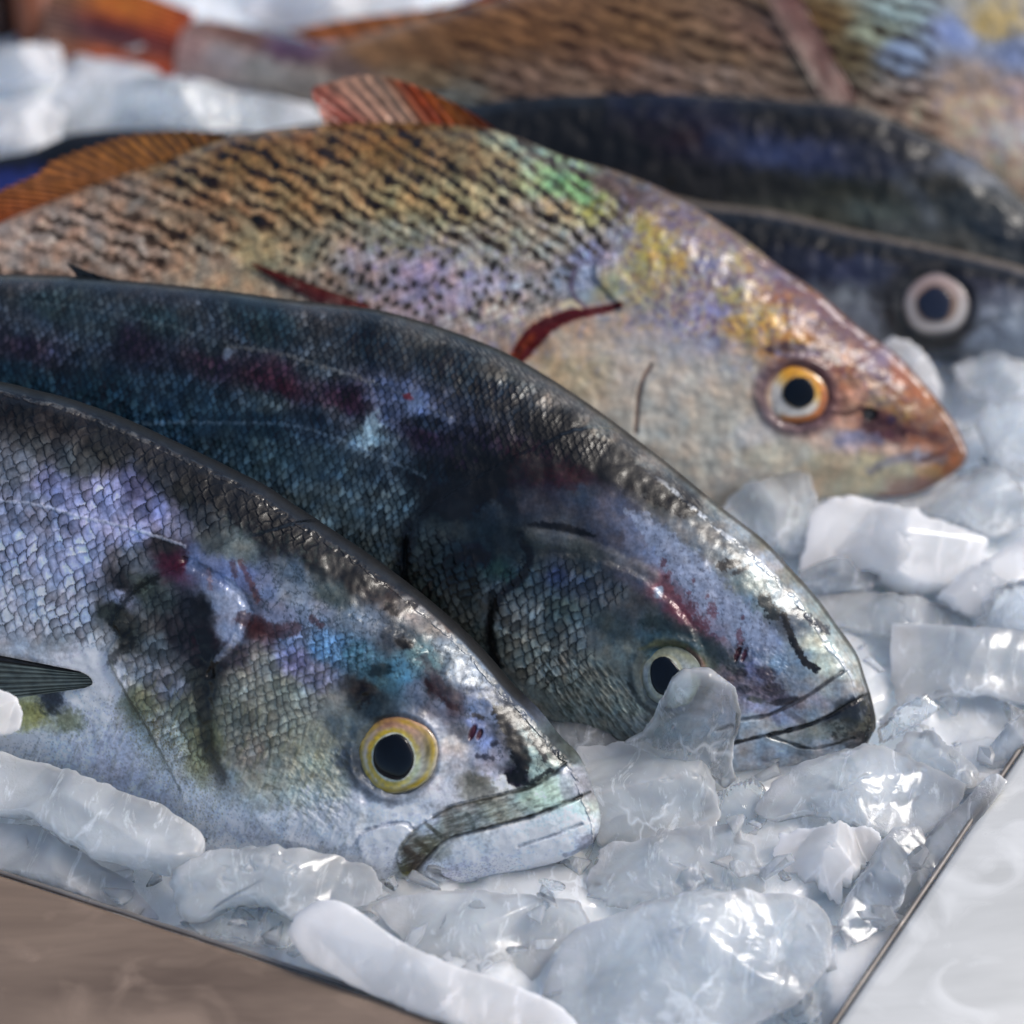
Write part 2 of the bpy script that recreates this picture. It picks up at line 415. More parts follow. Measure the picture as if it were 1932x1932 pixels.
# ---FISH---
def grain(f, amt=0.10, seed=0, streak=None):
    n = fbm(f.x, f.y, 26, 5, seed) * amt * 1.3 + fbm(f.x, f.y, 7, 3, seed + 5) * amt
    f.mul(np.clip(1 + n * 1.6, 0.4, 1.8))
def tinge(f, scale, amt, seed):
    a = fbm(f.x, f.y, scale, 4, seed); b = fbm(f.x, f.y, scale, 4, seed + 31)
    f.c = np.clip(f.c * (1 + amt * np.stack([a, b * 0.3, -a * 0.7 + b * 0.6], 1)), 0, 1)

# ================================================================== front silver fish
A = Fish('silver_fish', 'front silver blue fish with yellow-ringed eye, nearest the camera, lying on ice', 'fish',
    pts('-800,800 -600,740 -300,700 -120,705 0,720 60,734 125,750 200,775 250,795 330,832 400,865 450,890 500,915 565,958 640,1006 700,1046 750,1083 800,1121 875,1186 920,1232 966,1286 1016,1336 1056,1386 1086,1416 1101,1441 1113,1471 1117,1488 1128,1516 1133,1546 1129,1572'),
    pts('-800,880 -600,1000 -300,1300 -120,1420 0,1462 100,1492 250,1545 350,1596 435,1650 600,1690 720,1690 819,1676 894,1664 981,1644 1045,1628 1069,1620 1111,1596 1125,1583 1129,1574'),
    [(0, 1478), (1060, 1662)], 40, 27, 118, step=1.7, s_fine=290, nose_taper=380)
A.field("""-300,740,302c2a -300,900,6c7090 -300,1150,9a9fb0 -300,1350,a5aab5
30,760,2c2624 100,800,46403c 60,830,4a4a48 200,850,383833 150,880,4a4d4c 30,880,666a72 100,920,7478a0 200,930,7d80a8 260,920,55557a 300,900,36383c 350,930,33342f 300,965,7073a0 180,980,8a8fb8 60,960,757a90
250,1000,8f94bf 330,990,666a84 380,970,363c40 400,930,2a2624 480,950,1c1817 560,990,241c16 640,1030,1f1712 520,1020,26272a 600,1060,2a3030 680,1085,302420 60,1040,9098b8 150,1060,9aa0c4 40,1130,9aa0b2 150,1150,9da2b4
100,1220,8c8f92 200,1200,8c8d8c 230,1120,9095b2 260,1060,5c6066 40,1180,9c9fa8 170,1250,d4ccd0 195,1290,d0c8cc 150,1310,c0c2cc 180,1350,a8b0c8 60,1330,b4ac50 95,1320,363f54 30,1370,b8b57c 110,1365,767a54 60,1400,b8c6d8
130,1400,9aa5bc 200,1400,8a8ea4 220,1450,8088a2 300,1500,8a93a8 100,1430,98a8bc 30,1440,a8b4c8 215,1160,36392f 230,1110,26221c 270,1110,465046 300,1130,3a4240 250,1200,3c3c34 290,1210,52585a 280,1260,6e7074 340,1200,2c282a
370,1150,26262a 380,1210,2a1c20 400,1240,282424 330,1290,686a72 260,1330,6c6e4e 300,1370,8a948e 320,1430,9ea5a5 380,1450,8a8a5e 370,1340,5c6050 375,1290,40423a 400,1390,6c704a 350,1500,a2a9b2 420,1560,a8b0bc 500,1590,a4aab4
360,1060,566890 420,1080,5a6a94 330,1060,521426 310,1030,36302f 400,1020,4a504e 450,1030,6a7572 430,1130,8592ac 455,1150,8c9bb8 440,1190,7f8ca8 470,1100,5c6690 500,1110,627090 560,1075,4c5e70 620,1120,465656 560,1120,6f7c8c
520,1160,6c7692 600,1150,6f7a8e 480,1140,56586a 480,1180,4a2a28 520,1190,5a4246 450,1230,4a4044 540,1200,667aa0 620,1220,4a7aa8 680,1240,3a687a 560,1250,666890 600,1270,6a6c84 500,1250,7a7d78 470,1290,8a8c7e 540,1300,858876
520,1350,7d7f70 460,1350,6a6c5e 440,1400,7d7b6c 480,1420,8e8474 520,1410,8a8a78 430,1470,8f9490 500,1480,9a9c88 580,1380,8f917c 620,1330,7d817a 600,1430,a8aa8c 640,1480,acae98 560,1500,a5ac9a 650,1380,5a6668 620,1400,8a8f7c
650,1540,a4a4a6 600,1560,aeb4ba 560,1550,aab0ba 700,1180,6a7c90 740,1200,40464e 780,1150,8c8480 740,1110,4a3e38 820,1170,7c6e64 850,1220,7c8892 800,1240,568088 760,1270,447c96 720,1280,385c68 800,1300,586a84 840,1330,687084
880,1270,7a8a9c 900,1330,586c90 870,1380,68686e 850,1330,4c3a3e 820,1300,3c2e2e 700,1320,2c3c44 690,1300,3f3630 660,1430,4b5562 680,1480,8c929c 700,1520,a8b0bc 760,1540,b4b8c2 830,1490,b4b0b4 850,1430,b0aaaa 860,1400,b6aea6 820,1380,7f8898
900,1370,6878a6 915,1400,7888b8 930,1350,6c7c9c 950,1380,464c5c 960,1350,1c1f26 975,1390,16181c 990,1430,20221e 970,1470,1c1320 1000,1380,7c9696 1010,1420,8aa49e 1030,1400,384042 1000,1340,5a6a84 1040,1440,7f968e 1060,1430,46524c
1020,1450,90aca2 1080,1460,9ca6b4 1095,1480,928e94 940,1420,8a8a9c 930,1460,a2a4b4 905,1480,6e695a 900,1500,6e6a56 880,1520,85827a 950,1480,d8d6c4 860,1500,aeacae 800,1550,a6acba 740,1560,acb2c2 690,1540,9e9f9c
870,1540,7c8078 940,1530,8e9280 900,1560,7f8480 1000,1500,98b09a 1040,1490,aacab4 1070,1480,a4b8b6 850,1570,6f746c 820,1600,66664e 790,1620,584e3c 770,1640,605a36 720,1590,babac2 740,1620,bebec6 700,1600,a0a2a6 900,1600,b2bcc4 960,1580,b8c0c4
1020,1560,b0beb8 1080,1530,b0cec0 1040,1580,bac2ce 1100,1560,c0d0d8 1060,1600,b2bcca 900,1630,b0b4c4 850,1650,9a96a4 1115,1580,5c5c6c 980,1620,bcc4d2 820,1640,bcc2ca""", warp=9, an=.4, k=.75, p=2.2)
tinge(A, 46, 0.10, 7)
# scales on the flank, the gill cover and the cheek
gill = 'M'
mb = A.area('-900,600 0,650 500,900 640,1010 600,1040 480,1010 380,1010 300,1040 250,1090 205,1150 200,1215 120,1215 0,1200 -900,1200', 22, 8, 40)
mb *= ss(14, 40, A.topd) * (.72 + .5 * fbm(A.x, A.y, 60, 2, 91)).clip(.3, 1)
A.do_scales(mb, 20, 11, 34, 1.7, 0.60, 0.22, seed=11, warp=9, over=1.95, line_w=0.34, shade=(0.05, 0.055, 0.06))
mc = A.area('440,1230 520,1180 640,1180 710,1240 640,1290 600,1340 560,1400 500,1430 440,1420 410,1330', 22, 10, 30)
A.do_scales(mc, 30, 10, 28, 1.3, 0.30, 0.16, seed=23, warp=9, line_w=0.36, shade=(0.16, 0.15, 0.12))
mo = A.area('230,1180 290,1110 350,1120 380,1180 390,1300 400,1400 380,1450 300,1400 240,1300', 18, 8, 30)
A.do_scales(mo, 24, 11, 34, 1.2, 0.26, 0.14, seed=31, warp=12, line_w=0.34, shade=(0.14, 0.14, 0.11))
mz = A.area('100,1200 205,1160 200,1240 120,1240', 18, 8)
# smaller scales at the back
mk = A.area('-400,690 100,745 400,870 560,960 520,990 380,930 200,860 0,800 -400,760', 16, 6) * ss(20, 34, A.topd)
# belly / gill membrane streaks
t = fbm(A.x * 0.92 + A.y * 0.38, (A.y * 0.92 - A.x * 0.38) * 0.22, 9, 4, 44)
ms = A.area('210,1230 400,1300 640,1380 650,1500 700,1660 400,1650 200,1500 0,1440 0,1390 180,1340', 26)
A.mix(ms * ss(0.15, 0.45, t) * 0.35, '6c6c48'); A.relief += ms * t * 1.4
ms2 = A.area('540,1430 640,1400 670,1480 640,1560 560,1540', 20)
t2 = fbm((A.x * 0.6 + A.y * 0.8) * 0.4, (A.y * 0.6 - A.x * 0.8), 9, 4, 47); A.relief += ms2 * t2 * 2.2; A.mix(ms2 * ss(0.1, 0.4, t2) * 0.4, 'c8cab4')
A.speckle(A.area('60,1290 200,1290 330,1400 560,1560 760,1640 600,1665 380,1600 200,1500 0,1440 0,1340', 20), 6.2, 1.15, '4e4638', 0.5, 0.5, 3)
A.speckle(A.area('200,1330 330,1360 430,1480 400,1560 300,1480', 16), 5.6, 1.1, '6e6430', 0.8, 0.9, 8)
A.speckle(A.area('720,1590 780,1600 900,1630 960,1610 980,1640 820,1675 740,1660', 10), 4.6, 0.9, '4c4654', 0.7, 0.8, 5)
# ridge along the back
rd = A.topd
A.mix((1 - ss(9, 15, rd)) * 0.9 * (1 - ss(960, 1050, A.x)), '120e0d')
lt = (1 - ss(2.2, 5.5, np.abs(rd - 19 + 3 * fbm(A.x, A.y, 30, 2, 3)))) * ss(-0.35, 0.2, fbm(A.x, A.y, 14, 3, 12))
ridge_glint = lt * (1 + 1.2 * ss(740, 860, A.x)); A.mix(ridge_glint.clip(0, 1) * (0.5 + .3 * ss(780, 900, A.x)), 'b4b2aa'); A.relief += ridge_glint * 1.6 - (1 - ss(8, 15, rd)) * 1.0  # wet highlight on the ridge mixed into the skin colour, plus relief
A.relief += fbm((A.x * .85 + A.y * .5) * .3, (A.y * .85 - A.x * .5), 7, 3, 77) * 0.1 * (1 - ss(30, 60, rd))
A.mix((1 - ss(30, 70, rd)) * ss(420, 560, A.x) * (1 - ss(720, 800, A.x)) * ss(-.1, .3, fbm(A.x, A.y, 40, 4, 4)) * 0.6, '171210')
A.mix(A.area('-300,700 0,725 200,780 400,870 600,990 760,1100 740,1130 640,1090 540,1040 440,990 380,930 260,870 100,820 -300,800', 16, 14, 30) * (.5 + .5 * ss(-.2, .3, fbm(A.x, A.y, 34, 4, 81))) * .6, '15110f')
# lateral line
ll = A.line('-300,930 0,945 80,955 150,975 220,990 290,1010 350,1030', 2.5, 3, nz=3, ns=8)
A.mix(ll * 0.6, 'a8aebf'); A.raise_(ll, 1.2)
# gill cover step, creases
gc = A.area('290,1092 245,1125 216,1172 228,1196 206,1225 210,1260 240,1310 275,1370 310,1430 345,1500 420,1640 1200,1700 1200,1300 700,1000 480,1010 400,1040', 3.2, 2.5, 10)
A.relief += gc * 7.5
A.mix(A.line('296,1090 250,1118 216,1165 222,1190 248,1198 250,1215 222,1232 210,1250', 7, 9, nz=8, ns=9) * 0.6, '1a1812')
A.mix(A.line('210,1245 232,1295 262,1345 300,1410 340,1490', 2.5, 4, nz=3) * 0.5, '3c3c28')
A.mix(A.line('380,1130 392,1190 396,1260 388,1330 392,1400 420,1470', 16, 18, nz=10, ns=20, taper=.6) * 0.55, '1c1a18')
pc = A.area('405,1240 470,1180 600,1140 800,1230 660,1340 690,1520 650,1600 540,1590 450,1500 405,1400', 9, 5, 22)
A.relief += pc * 5.5
A.relief -= A.line('350,1060 430,1100 470,1150 440,1230 400,1270', 6, 10, nz=4) * 4
A.mix(A.line('430,1090 458,1130 462,1170 440,1215 410,1245', 13, 5, nz=4, taper=.7) * .5, '8494b0')
A.relief += A.line('430,1090 458,1130 462,1170 440,1215 410,1245', 13, 7, nz=5, taper=.7) * 1.2
for q, w, c, a in (('455,1060 470,1090 490,1130', 5, '5c2a28', .5), ('440,1062 446,1086', 6, '4c2420', .45), ('395,1075 400,1110', 3, '6a3c3a', .35), ('478,1100 486,1136', 3.5, '6a4440', .35),
                   ('310,1055 345,1050', 16, '40202a', .5), ('460,1165 520,1190 560,1185', 22, '4a2626', .5), ('590,1165 610,1180', 7, '4a1c1c', .5)):
    A.mix(A.line(q, w, 5, nz=5, ns=6) * a, c)
# reticulate pigment over the shoulder and head
rt = np.abs(fbm(A.x, A.y, 26, 4, 61)); hd = A.area('480,1040 640,1040 900,1240 1040,1400 1060,1440 960,1480 880,1380 700,1290 560,1220 480,1140', 26)
A.mix(hd * (1 - ss(0.02, 0.10, rt)) * 0.45, '1c2c34'); A.relief += hd * rt * .1
A.mix(A.area('600,1190 690,1195 715,1240 660,1260 600,1245', 12, 9, 9) * ss(0, .3, fbm(A.x, A.y, 8, 3, 5)) * .35, '6a94b8')
A.mix(A.area('400,960 640,1030 700,1080 560,1060 440,1010', 12, 10) * ss(0., .4, fbm(A.x, A.y, 9, 3, 15)) * .55, '3c4c46')
for x, y, rx, ry, an, c, a in ((765, 1213, 17, 10, 20, '15171c', .95), (742, 1149, 16, 8, 30, '241c18', .9), (780, 1138, 12, 10, 0, '2c2420', .8), (700, 1065, 60, 16, 38, '1e1612', .8), (975, 1468, 19, 16, 0, '140c18', .95),
                            (690, 1308, 14, 24, 20, '26201c', .85), (720, 1262, 26, 12, -10, '1c2c30', .8), (905, 1487, 28, 26, 0, '5e5a48', .6), (1062, 1430, 12, 10, 0, '343c38', .8), (935, 1402, 8, 6, 0, '2c2c38', .8), (1050, 1418, 8, 6, 0, '2c3038', .8)):
    A.mix(A.blob(x, y, rx, ry, an, .45, .8, 11) * a, c)
for q, w, c, a, nz in (('940,1340 955,1370 972,1400 978,1430 990,1450', 14, '101216', .9, 8), ('975,1345 1000,1380 1020,1410 1030,1430', 9, '20262a', .8, 9), ('805,1285 830,1310 850,1330 862,1334', 5, '3a2424', .8, 5), ('895,1348 912,1355', 5, '24242c', .8, 4),
                       ('903,1425 930,1430', 5, '30303c', .7, 5), ('980,1470 1000,1478 1020,1466 1040,1452', 5, '18201e', .8, 5), ('800,1240 830,1290 850,1310', 14, '4c3a40', .4, 9), ('950,1465 956,1480 972,1488', 6, 'e0dcc8', .8, 3)):
    A.mix(A.line(q, w, 4, nz=nz, ns=8) * a, c)
# nostrils
for x, y, rx, ry in ((893, 1381, 6, 15), (906, 1385, 5, 10)):
    m = A.blob(x, y, rx, ry, 22, .3); A.mix(m * .9, '4a1020'); A.relief -= m * 4
# mouth, jaw bones
mx = A.area('819,1540 856,1520 919,1505 969,1493 1006,1483 1044,1460 1068,1440 1090,1440 1116,1486 1069,1513 1019,1534 969,1548 906,1565 856,1578 831,1593 806,1620 784,1645 764,1648 751,1630 755,1598 780,1565', 2.2, 1.0)
A.relief += mx * 4.6
st = fbm((A.x * .95 - A.y * .3) * .25, A.y * .95 + A.x * .3, 7, 3, 99); A.mix(mx * ss(.05, .4, st) * .45, '4c5048'); A.mix(mx * ss(.1, .4, -st) * .35, 'b8c8c0')
A.mix(A.area('1005,1490 1050,1462 1085,1470 1075,1500 1020,1520', 7, 5) * .5, 'b4d4bc')
for q, w, c, a in (('819,1540 856,1520 919,1505 969,1493 1006,1483 1044,1460 1068,1440', 2.5, '22241f', .85), ('1114,1493 1069,1513 1019,1534 969,1548 906,1565 856,1578 831,1593 806,1620 784,1645', 3.4, '14130f', .95),
                   ('674,1590 680,1575 694,1565 726,1556 764,1551 779,1562', 3, '2e3034', .8), ('804,1548 775,1575 753,1605 751,1635 764,1648', 3, '55523a', .6), ('1099,1553 1044,1575 981,1595', 2.2, '3c3c40', .7),
                   ('806,1552 822,1566 843,1580', 5, '3c3a28', .7), ('776,1580 800,1592 812,1604', 6, '3c3520', .7), ('884,1535 894,1550 896,1562', 5, '2c342e', .7), ('770,1600 790,1620 780,1640', 14, '4e3c2e', .7),
                   ('764,1648 784,1645', 4, '6c641c', .8), ('1068,1612 1100,1600 1122,1582', 6, '1e1c26', .8), ('960,1612 900,1622 850,1640', 9, '7a7488', .4)):
    m = A.line(q, w * .7, 4.6, nz=2, ns=22); A.mix(m * a * (.72 + .5 * fbm(A.x, A.y, 30, 2, 6)), c); A.relief -= m * 3.2 * (w < 4)
pm = A.area('674,1592 684,1572 710,1560 764,1552 782,1562 760,1590 750,1630 720,1640 690,1625', 6, 3); A.relief += pm * 6; A.mix(pm * .4, 'c0c0c8')
lj = A.area('1112,1498 1069,1517 1019,1540 969,1554 906,1571 860,1584 830,1610 800,1650 900,1655 981,1638 1069,1612 1120,1585', 4, 1); A.relief += lj * 4.2
snout = A.area('1060,1452 1095,1445 1108,1470 1112,1490 1070,1508 1058,1480', 6, 3); A.mix(snout * .6, 'a2a4b2')
# eye socket
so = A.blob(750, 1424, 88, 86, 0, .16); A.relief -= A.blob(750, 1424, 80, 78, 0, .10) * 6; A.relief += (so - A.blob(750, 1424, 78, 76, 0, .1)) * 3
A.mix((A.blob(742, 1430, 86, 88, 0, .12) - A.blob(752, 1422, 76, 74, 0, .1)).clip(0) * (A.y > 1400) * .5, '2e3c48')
A.mix(A.line('672,1440 690,1480 715,1502 750,1510', 9, 12, nz=5) * .45, '3c4656')
bel = A.area('-300,1240 100,1225 205,1235 260,1380 420,1480 600,1500 700,1500 860,1490 1000,1500 1130,1560 1120,1700 0,1700 -400,1500', 40)
A.mix(bel * (1 - mx) * .45, 'bcc2cc'); A.mul(1 + .16 * bel * (1 - .6 * mx))
A.mul(1 + .10 * (1 - bel) * ss(60, 140, A.topd))
A.mix(A.blob(52, 1350, 40, 24, -10, .5, .6, 12) * .6, 'b4ac3c'); A.mix(A.blob(97, 1322, 22, 26, 10, .5, .5, 10) * .75, '27313f'); A.mix(A.blob(135, 1360, 26, 22, 10, .5, .8, 9) * .45, '6c7440')
sk = fbm((A.x * .9 + A.y * .44) * .35, A.y * .9 - A.x * .44, 8, 4, 333); A.mix(A.area('420,1200 640,1260 680,1460 560,1560 420,1420', 30) * ss(.1, .4, sk) * .3, '5c5c48')
er = np.hypot(A.x - 750, A.y - 1424) + 4 * fbm(A.x, A.y, 26, 3, 501); A.relief += (ss(68, 74, er) * (1 - ss(78, 104, er))) * 7 * (.7 + .3 * np.sin(np.arctan2(A.y - 1424, A.x - 750) - 2.4))
grain(A, 0.08, 5)
A.rough = 0.34 + 0.10 * fbm(A.x, A.y, 30, 3, 5); A.metal += 0.22 * mb + 0.1; A.wet = 0.5 + 0.5 * ss(-0.2, 0.3, fbm(A.x, A.y, 60, 3, 21))
A.relief += fbm(A.x, A.y, 60, 3, 71) * 3.0
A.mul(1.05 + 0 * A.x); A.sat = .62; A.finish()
def eyeA(R, T, x, y):
    d = np.hypot((x - 745) / 36, (y - 1428) / 40.5); ang = np.arctan2(y - 1428, x - 745)
    c = np.zeros((len(R), 3)) + hexc('b8b2a4')
    def put(m, col):
        nonlocal c
        m = np.clip(m, 0, 1)[:, None]; c = c * (1 - m) + m * hexc(col)
    left = 0.5 - 0.5 * np.cos(ang); up = 0.5 - 0.5 * np.sin(ang)
    put((1 - ss(1.28, 1.5, d + .12 * pn(x / 9, y / 9, 3))) * (.35 + .65 * left), 'd0b010'); put(np.exp(-((ang - .5) / .6) ** 2) * (1 - ss(1.3, 1.7, d)) * .8, 'c4d4c0'); put(np.exp(-((d - 1.6) / .12) ** 2) * left * .7, 'd8cfc8')
    put(ss(1.4, 1.65, d) * (1 - ss(1.95, 2.1, d)) * .85, 'b4b2a8'); put((ss(.35, .9, up) * ss(1.2, 1.5, d)) * .45, '9c7c5c')
    put(np.exp(-((ang + 1.15) / .5) ** 2) * ss(1.2, 1.6, d) * .5, 'd8a080'); put(np.exp(-((ang - 1.4) / .7) ** 2) * np.exp(-((d - 1.62) / .1) ** 2) * .8, '5c5a30')
    put(ss(.80, .88, R) * (1 - ss(.93, .98, R)) * (.35 + .45 * ss(-.4, .6, pn(np.cos(ang) * 2.2, np.sin(ang) * 2.2, 8))), 'b89c24'); put(ss(.94, .99, R) * ss(-.6, .6, np.sin(ang) - .7 * np.cos(ang)) * .9, '30301c'); put((1 - ss(1.13, 1.18, d)), 'd4d8c8'); put(np.exp(-((ang + 1.75) / .35) ** 2) * ss(1.3, 1.5, d) * .45, 'a0603c')
    put(np.exp(-((ang + .2) / .35) ** 2) * np.exp(-((R - .78) / .07) ** 2) * .7, '5c5018')
    n = fbm(x, y, 8, 3, 5) * .2; return np.clip(c * (1 + n)[:, None], 0, 1)
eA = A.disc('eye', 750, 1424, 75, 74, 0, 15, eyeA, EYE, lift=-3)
A.disc('pupil', 746, 1427, 38, 43, -8, 9, None, PUPIL, lift=13.2, parent=eA, base=A.at([750], [1424])[0], nr=12)
def darkfin(u, v, x, y, rays):
    c = hexc('3c464a')[None] * (1 + .35 * np.cos(2 * math.pi * rays * u) + .25 * fbm(x, y, 25, 3, 4))[:, None]
    return np.clip(c * (1 - ss(.55, 1, u)[:, None] * .2) + ss(.6, 1, u)[:, None] * np.array([.06, .06, .02]), 0, 1)
hpec = float(A.at([120], [1290])[0] / U)
A.fin('pectoral_fin', pts('150,1266 168,1276 174,1290 160,1298'), pts('-240,1185 -260,1230 -260,1290 -200,1350'), lambda u, v, x, y, r: np.clip(hexc('565e5c')[None] * (1 - .75 * (u < .16) + .13 * np.cos(2 * math.pi * r * u) + .1 * np.cos(2 * math.pi * r * 2.7 * u + 3 * v) + .2 * fbm(x, y, 25, 3, 4))[:, None], 0, 1),
      rays=9, h0=hpec + 3, h1=hpec + 30, nu=90, nv=120, amp=1.0, thick=2.5)
A.fin('dorsal_fin', pts('-260,700 -150,708 -60,722 40,748 100,762'), pts('-270,688 -160,696 -70,708 30,734 98,757'), fin_paint([(0, '1c1816'), (1, '2c2420')]), rays=14, h0=6, h1=4, nu=120, nv=10, amp=.8)

# ================================================================== second, blue-green fish
B = Fish('blue_fish', 'dark blue-green scaled fish whose eye is half hidden by a clear ice shard', 'fish',
    pts('-800,640 -500,560 -250,525 0,517 125,520 250,530 400,545 550,565 700,582 800,607 900,642 966,671 1041,715 1116,765 1191,820 1266,878 1366,960 1441,1018 1491,1071 1541,1126 1581,1181 1616,1231 1632,1276 1643,1311 1652,1350 1653,1372'),
    pts('-800,700 -500,800 -250,960 0,1060 300,1160 600,1290 850,1370 980,1400 1080,1430 1200,1462 1300,1466 1391,1462 1496,1444 1566,1428 1636,1408 1650,1392 1654,1378'),
    [(400, 1265), (1600, 1450)], 42, 27, 125, step=1.9, s_fine=215, nose_taper=420)
B.field("""-200,560,2c3438 -200,640,35424a -200,720,24384a -200,850,2c4a58
50,528,464444 300,553,3c3c40 600,580,4a4847 800,625,524f48 950,695,4c4c46 1050,745,665e54 1130,805,6c6456 1200,855,5a564e 100,575,2c4044 300,605,284046 500,615,223a42 700,645,1c2b36 850,685,182833 950,745,172430 1050,805,12171c
1110,850,0e0e12 50,620,384452 200,620,34464e 400,660,33424c 600,690,3f4a52 50,650,352a3a 250,640,2c2032 400,680,3a2030 520,720,4c2233 650,760,402235 800,820,2c1e32 900,870,241826 1000,880,3a1620 1080,900,4a1a24 50,720,1c3c4c
200,740,1b3b4b 350,740,233d4e 400,780,204052 500,800,1c3848 600,800,1e3040 300,790,204258 500,760,3c5058 640,790,4a5260 500,850,33525e 600,870,385562 650,950,486068 720,850,3a4c5a 750,760,4a587c 780,770,5a6c9c 700,830,6a8c98
800,800,25303e 750,950,3e5258 800,900,1e2a32 850,950,15191c 900,900,0e0e11 950,950,1e262c 720,1050,3c4c50 800,1050,2d3a3a 850,1000,384444 800,1130,2a3532 870,1100,24343a 930,960,32404c 920,1010,22343e 900,1050,14222c
1000,950,45444e 1050,1000,4a505a 1100,930,3a485c 1150,950,5a607c 1200,1000,707ca0 1250,1050,8090b8 1300,1100,8c9cc4 1350,1150,8c9cc8 1400,1180,8e9dc4 1440,1210,8090ba 1150,1020,484a5c 1200,1080,5a5a6e 1260,1110,94505c 1290,1150,924254
1330,1180,80485a 1100,1040,363f3e 1000,1030,384240 960,1020,283236 1020,1070,484e48 1100,1080,4c524c 1180,1130,565a5a 1240,1160,4c585a 950,1080,264c48 950,1120,586466 1000,1080,3a586c 1050,1080,324270 1100,1090,384a64 1000,1150,6a7474
950,1160,626864 1060,1150,48605f 1000,1220,7c8478 1050,1250,868c80 1100,1200,687474 1150,1180,445658 1120,1250,788276 1180,1240,808a7c 1100,1300,8e9886 1180,1330,929c8a 1150,1370,8a9282 1210,1370,8e9892 880,1150,424a46 900,1200,485048
1250,1220,3a6674 1300,1220,365e6a 1330,1250,44564c 1150,880,1e1a18 1200,900,282220 1250,940,53524a 1220,870,86847a 1300,950,3a3630 1330,1000,666a6c 1300,1000,6e767e 1380,1050,68767e 1420,1100,648084 1450,1150,688490 1350,950,96968a
1400,1000,9ea4a6 1450,1060,a4acb8 1500,1120,9aa6ac 1440,1010,7a7c6c 1500,1090,888674 1530,1150,8e9e98 1480,1170,465466 1540,1220,a2b6aa 1560,1260,acc0b0 1500,1250,788ea2 1460,1250,769abc 1420,1260,666a98 1400,1240,686e84 1380,1270,76646c
1440,1300,6c6074 1500,1300,7e8a9a 1560,1300,9ca6a4 1600,1260,b4beb8 1610,1300,aaacaa 1400,1300,807a90 1420,1330,aca8c8 1380,1330,8c8c98 1480,1320,5a5064 1420,1360,b6c2ca 1470,1350,8c8fac 1490,1340,8898b4 1540,1320,9a98a6 1590,1300,8c8c90
1440,1370,acb8c0 1540,1345,9098a0 1480,1385,a6aea8 1540,1380,8e988e 1600,1345,262e36 1620,1330,1c283e 1630,1370,58584a 1590,1380,6e7468 1640,1390,3c3a3c 1560,1410,b8c2cc 1450,1420,bac4ce 1400,1400,b6c0c8 1620,1405,7c8088 1300,1430,b0b8bc""", warp=9, an=.3, k=.6)
tinge(B, 34, 0.16, 107)
mb = B.area('-900,400 0,480 600,560 900,640 1080,740 1160,830 1100,870 980,860 880,900 800,960 770,1060 780,1150 850,1300 400,1300 -900,1100', 22, 8, 40) * ss(12, 36, B.topd) * (.75 + .5 * fbm(B.x, B.y, 70, 2, 92)).clip(.35, 1)
def bendB(a, b, x, y): return a, b + 0.00016 * np.clip(700 - x, -400, 1200) ** 2
B.do_scales(mb, 15, 6.8, 26, 1.5, 0.95, 0.34, seed=111, warp=7, over=1.95, line_w=0.36, bend=bendB, shade=(0.035, 0.05, 0.06))
mo = B.area('770,1060 800,990 900,1040 930,1100 900,1160 930,1250 900,1290 800,1200', 16, 8, 30)
B.do_scales(mo, 20, 10, 30, 1.6, 0.6, 0.18, seed=131, warp=12, shade=(0.07, 0.08, 0.07))
mc = B.area('925,1100 980,1065 1080,1060 1160,1090 1180,1120 1100,1180 1120,1240 1060,1300 990,1280 940,1210', 16, 8, 30)
B.do_scales(mc, 25, 10, 32, 2.6, 0.9, 0.26, seed=123, warp=8, over=1.9, shade=(0.06, 0.08, 0.08))
ms2 = B.area('1000,1230 1080,1220 1200,1300 1250,1400 1150,1440 1050,1350', 22)
t2 = fbm((B.x * 0.6 + B.y * 0.8) * 0.28, (B.y * 0.6 - B.x * 0.8), 7, 4, 147); B.relief += ms2 * t2 * 2.6; B.mix(ms2 * ss(0.05, 0.35, t2) * 0.55, '3c443c')
rd = B.topd
lt = (1 - ss(4, 14, np.abs(rd - 20 + 6 * fbm(B.x, B.y, 50, 2, 3))))
hair = ss(0.0, 0.35, fbm((B.x * .6 + B.y * .8) * .5, (B.y * .6 - B.x * .8) * 2.2, 8, 3, 55))
B.mix(lt * hair * 0.5 * ss(500, 900, B.x), 'a09a8c'); B.relief += hair * .12 * (1 - ss(18, 40, rd))
B.relief += fbm(B.x, B.y, 14, 2, 57) * 0.25 * (1 - ss(40, 70, rd)) * ss(1150, 1250, B.x)
snout_glint = (1 - ss(2.5, 6, np.abs(rd - 34 + 7 * fbm(B.x, B.y, 60, 2, 13)))) * ss(-.3, .2, fbm(B.x, B.y, 16, 4, 14)) * ss(1180, 1300, B.x) * (1 - ss(1600, 1640, B.x)); B.mix(snout_glint * .7, 'd4dce4'); B.relief += snout_glint * 1.4; B.mix((1 - ss(3, 8, rd)) * 0.5, '2a2824'); B.mix(B.area('-300,600 0,560 400,600 700,650 900,740 1060,840 1100,900 960,900 700,900 300,860 -300,860', 40) * (.5 + .5 * ss(-.3, .3, fbm(B.x, B.y, 50, 4, 82))) * .1, '0c1418')  # the bluish-white broken line paints the snout ridge highlight into the colour
B.mix(B.line('1050,790 1110,835 1170,875 1220,905', 20, 16, nz=10, taper=.5) * .85, '0c0b0c')
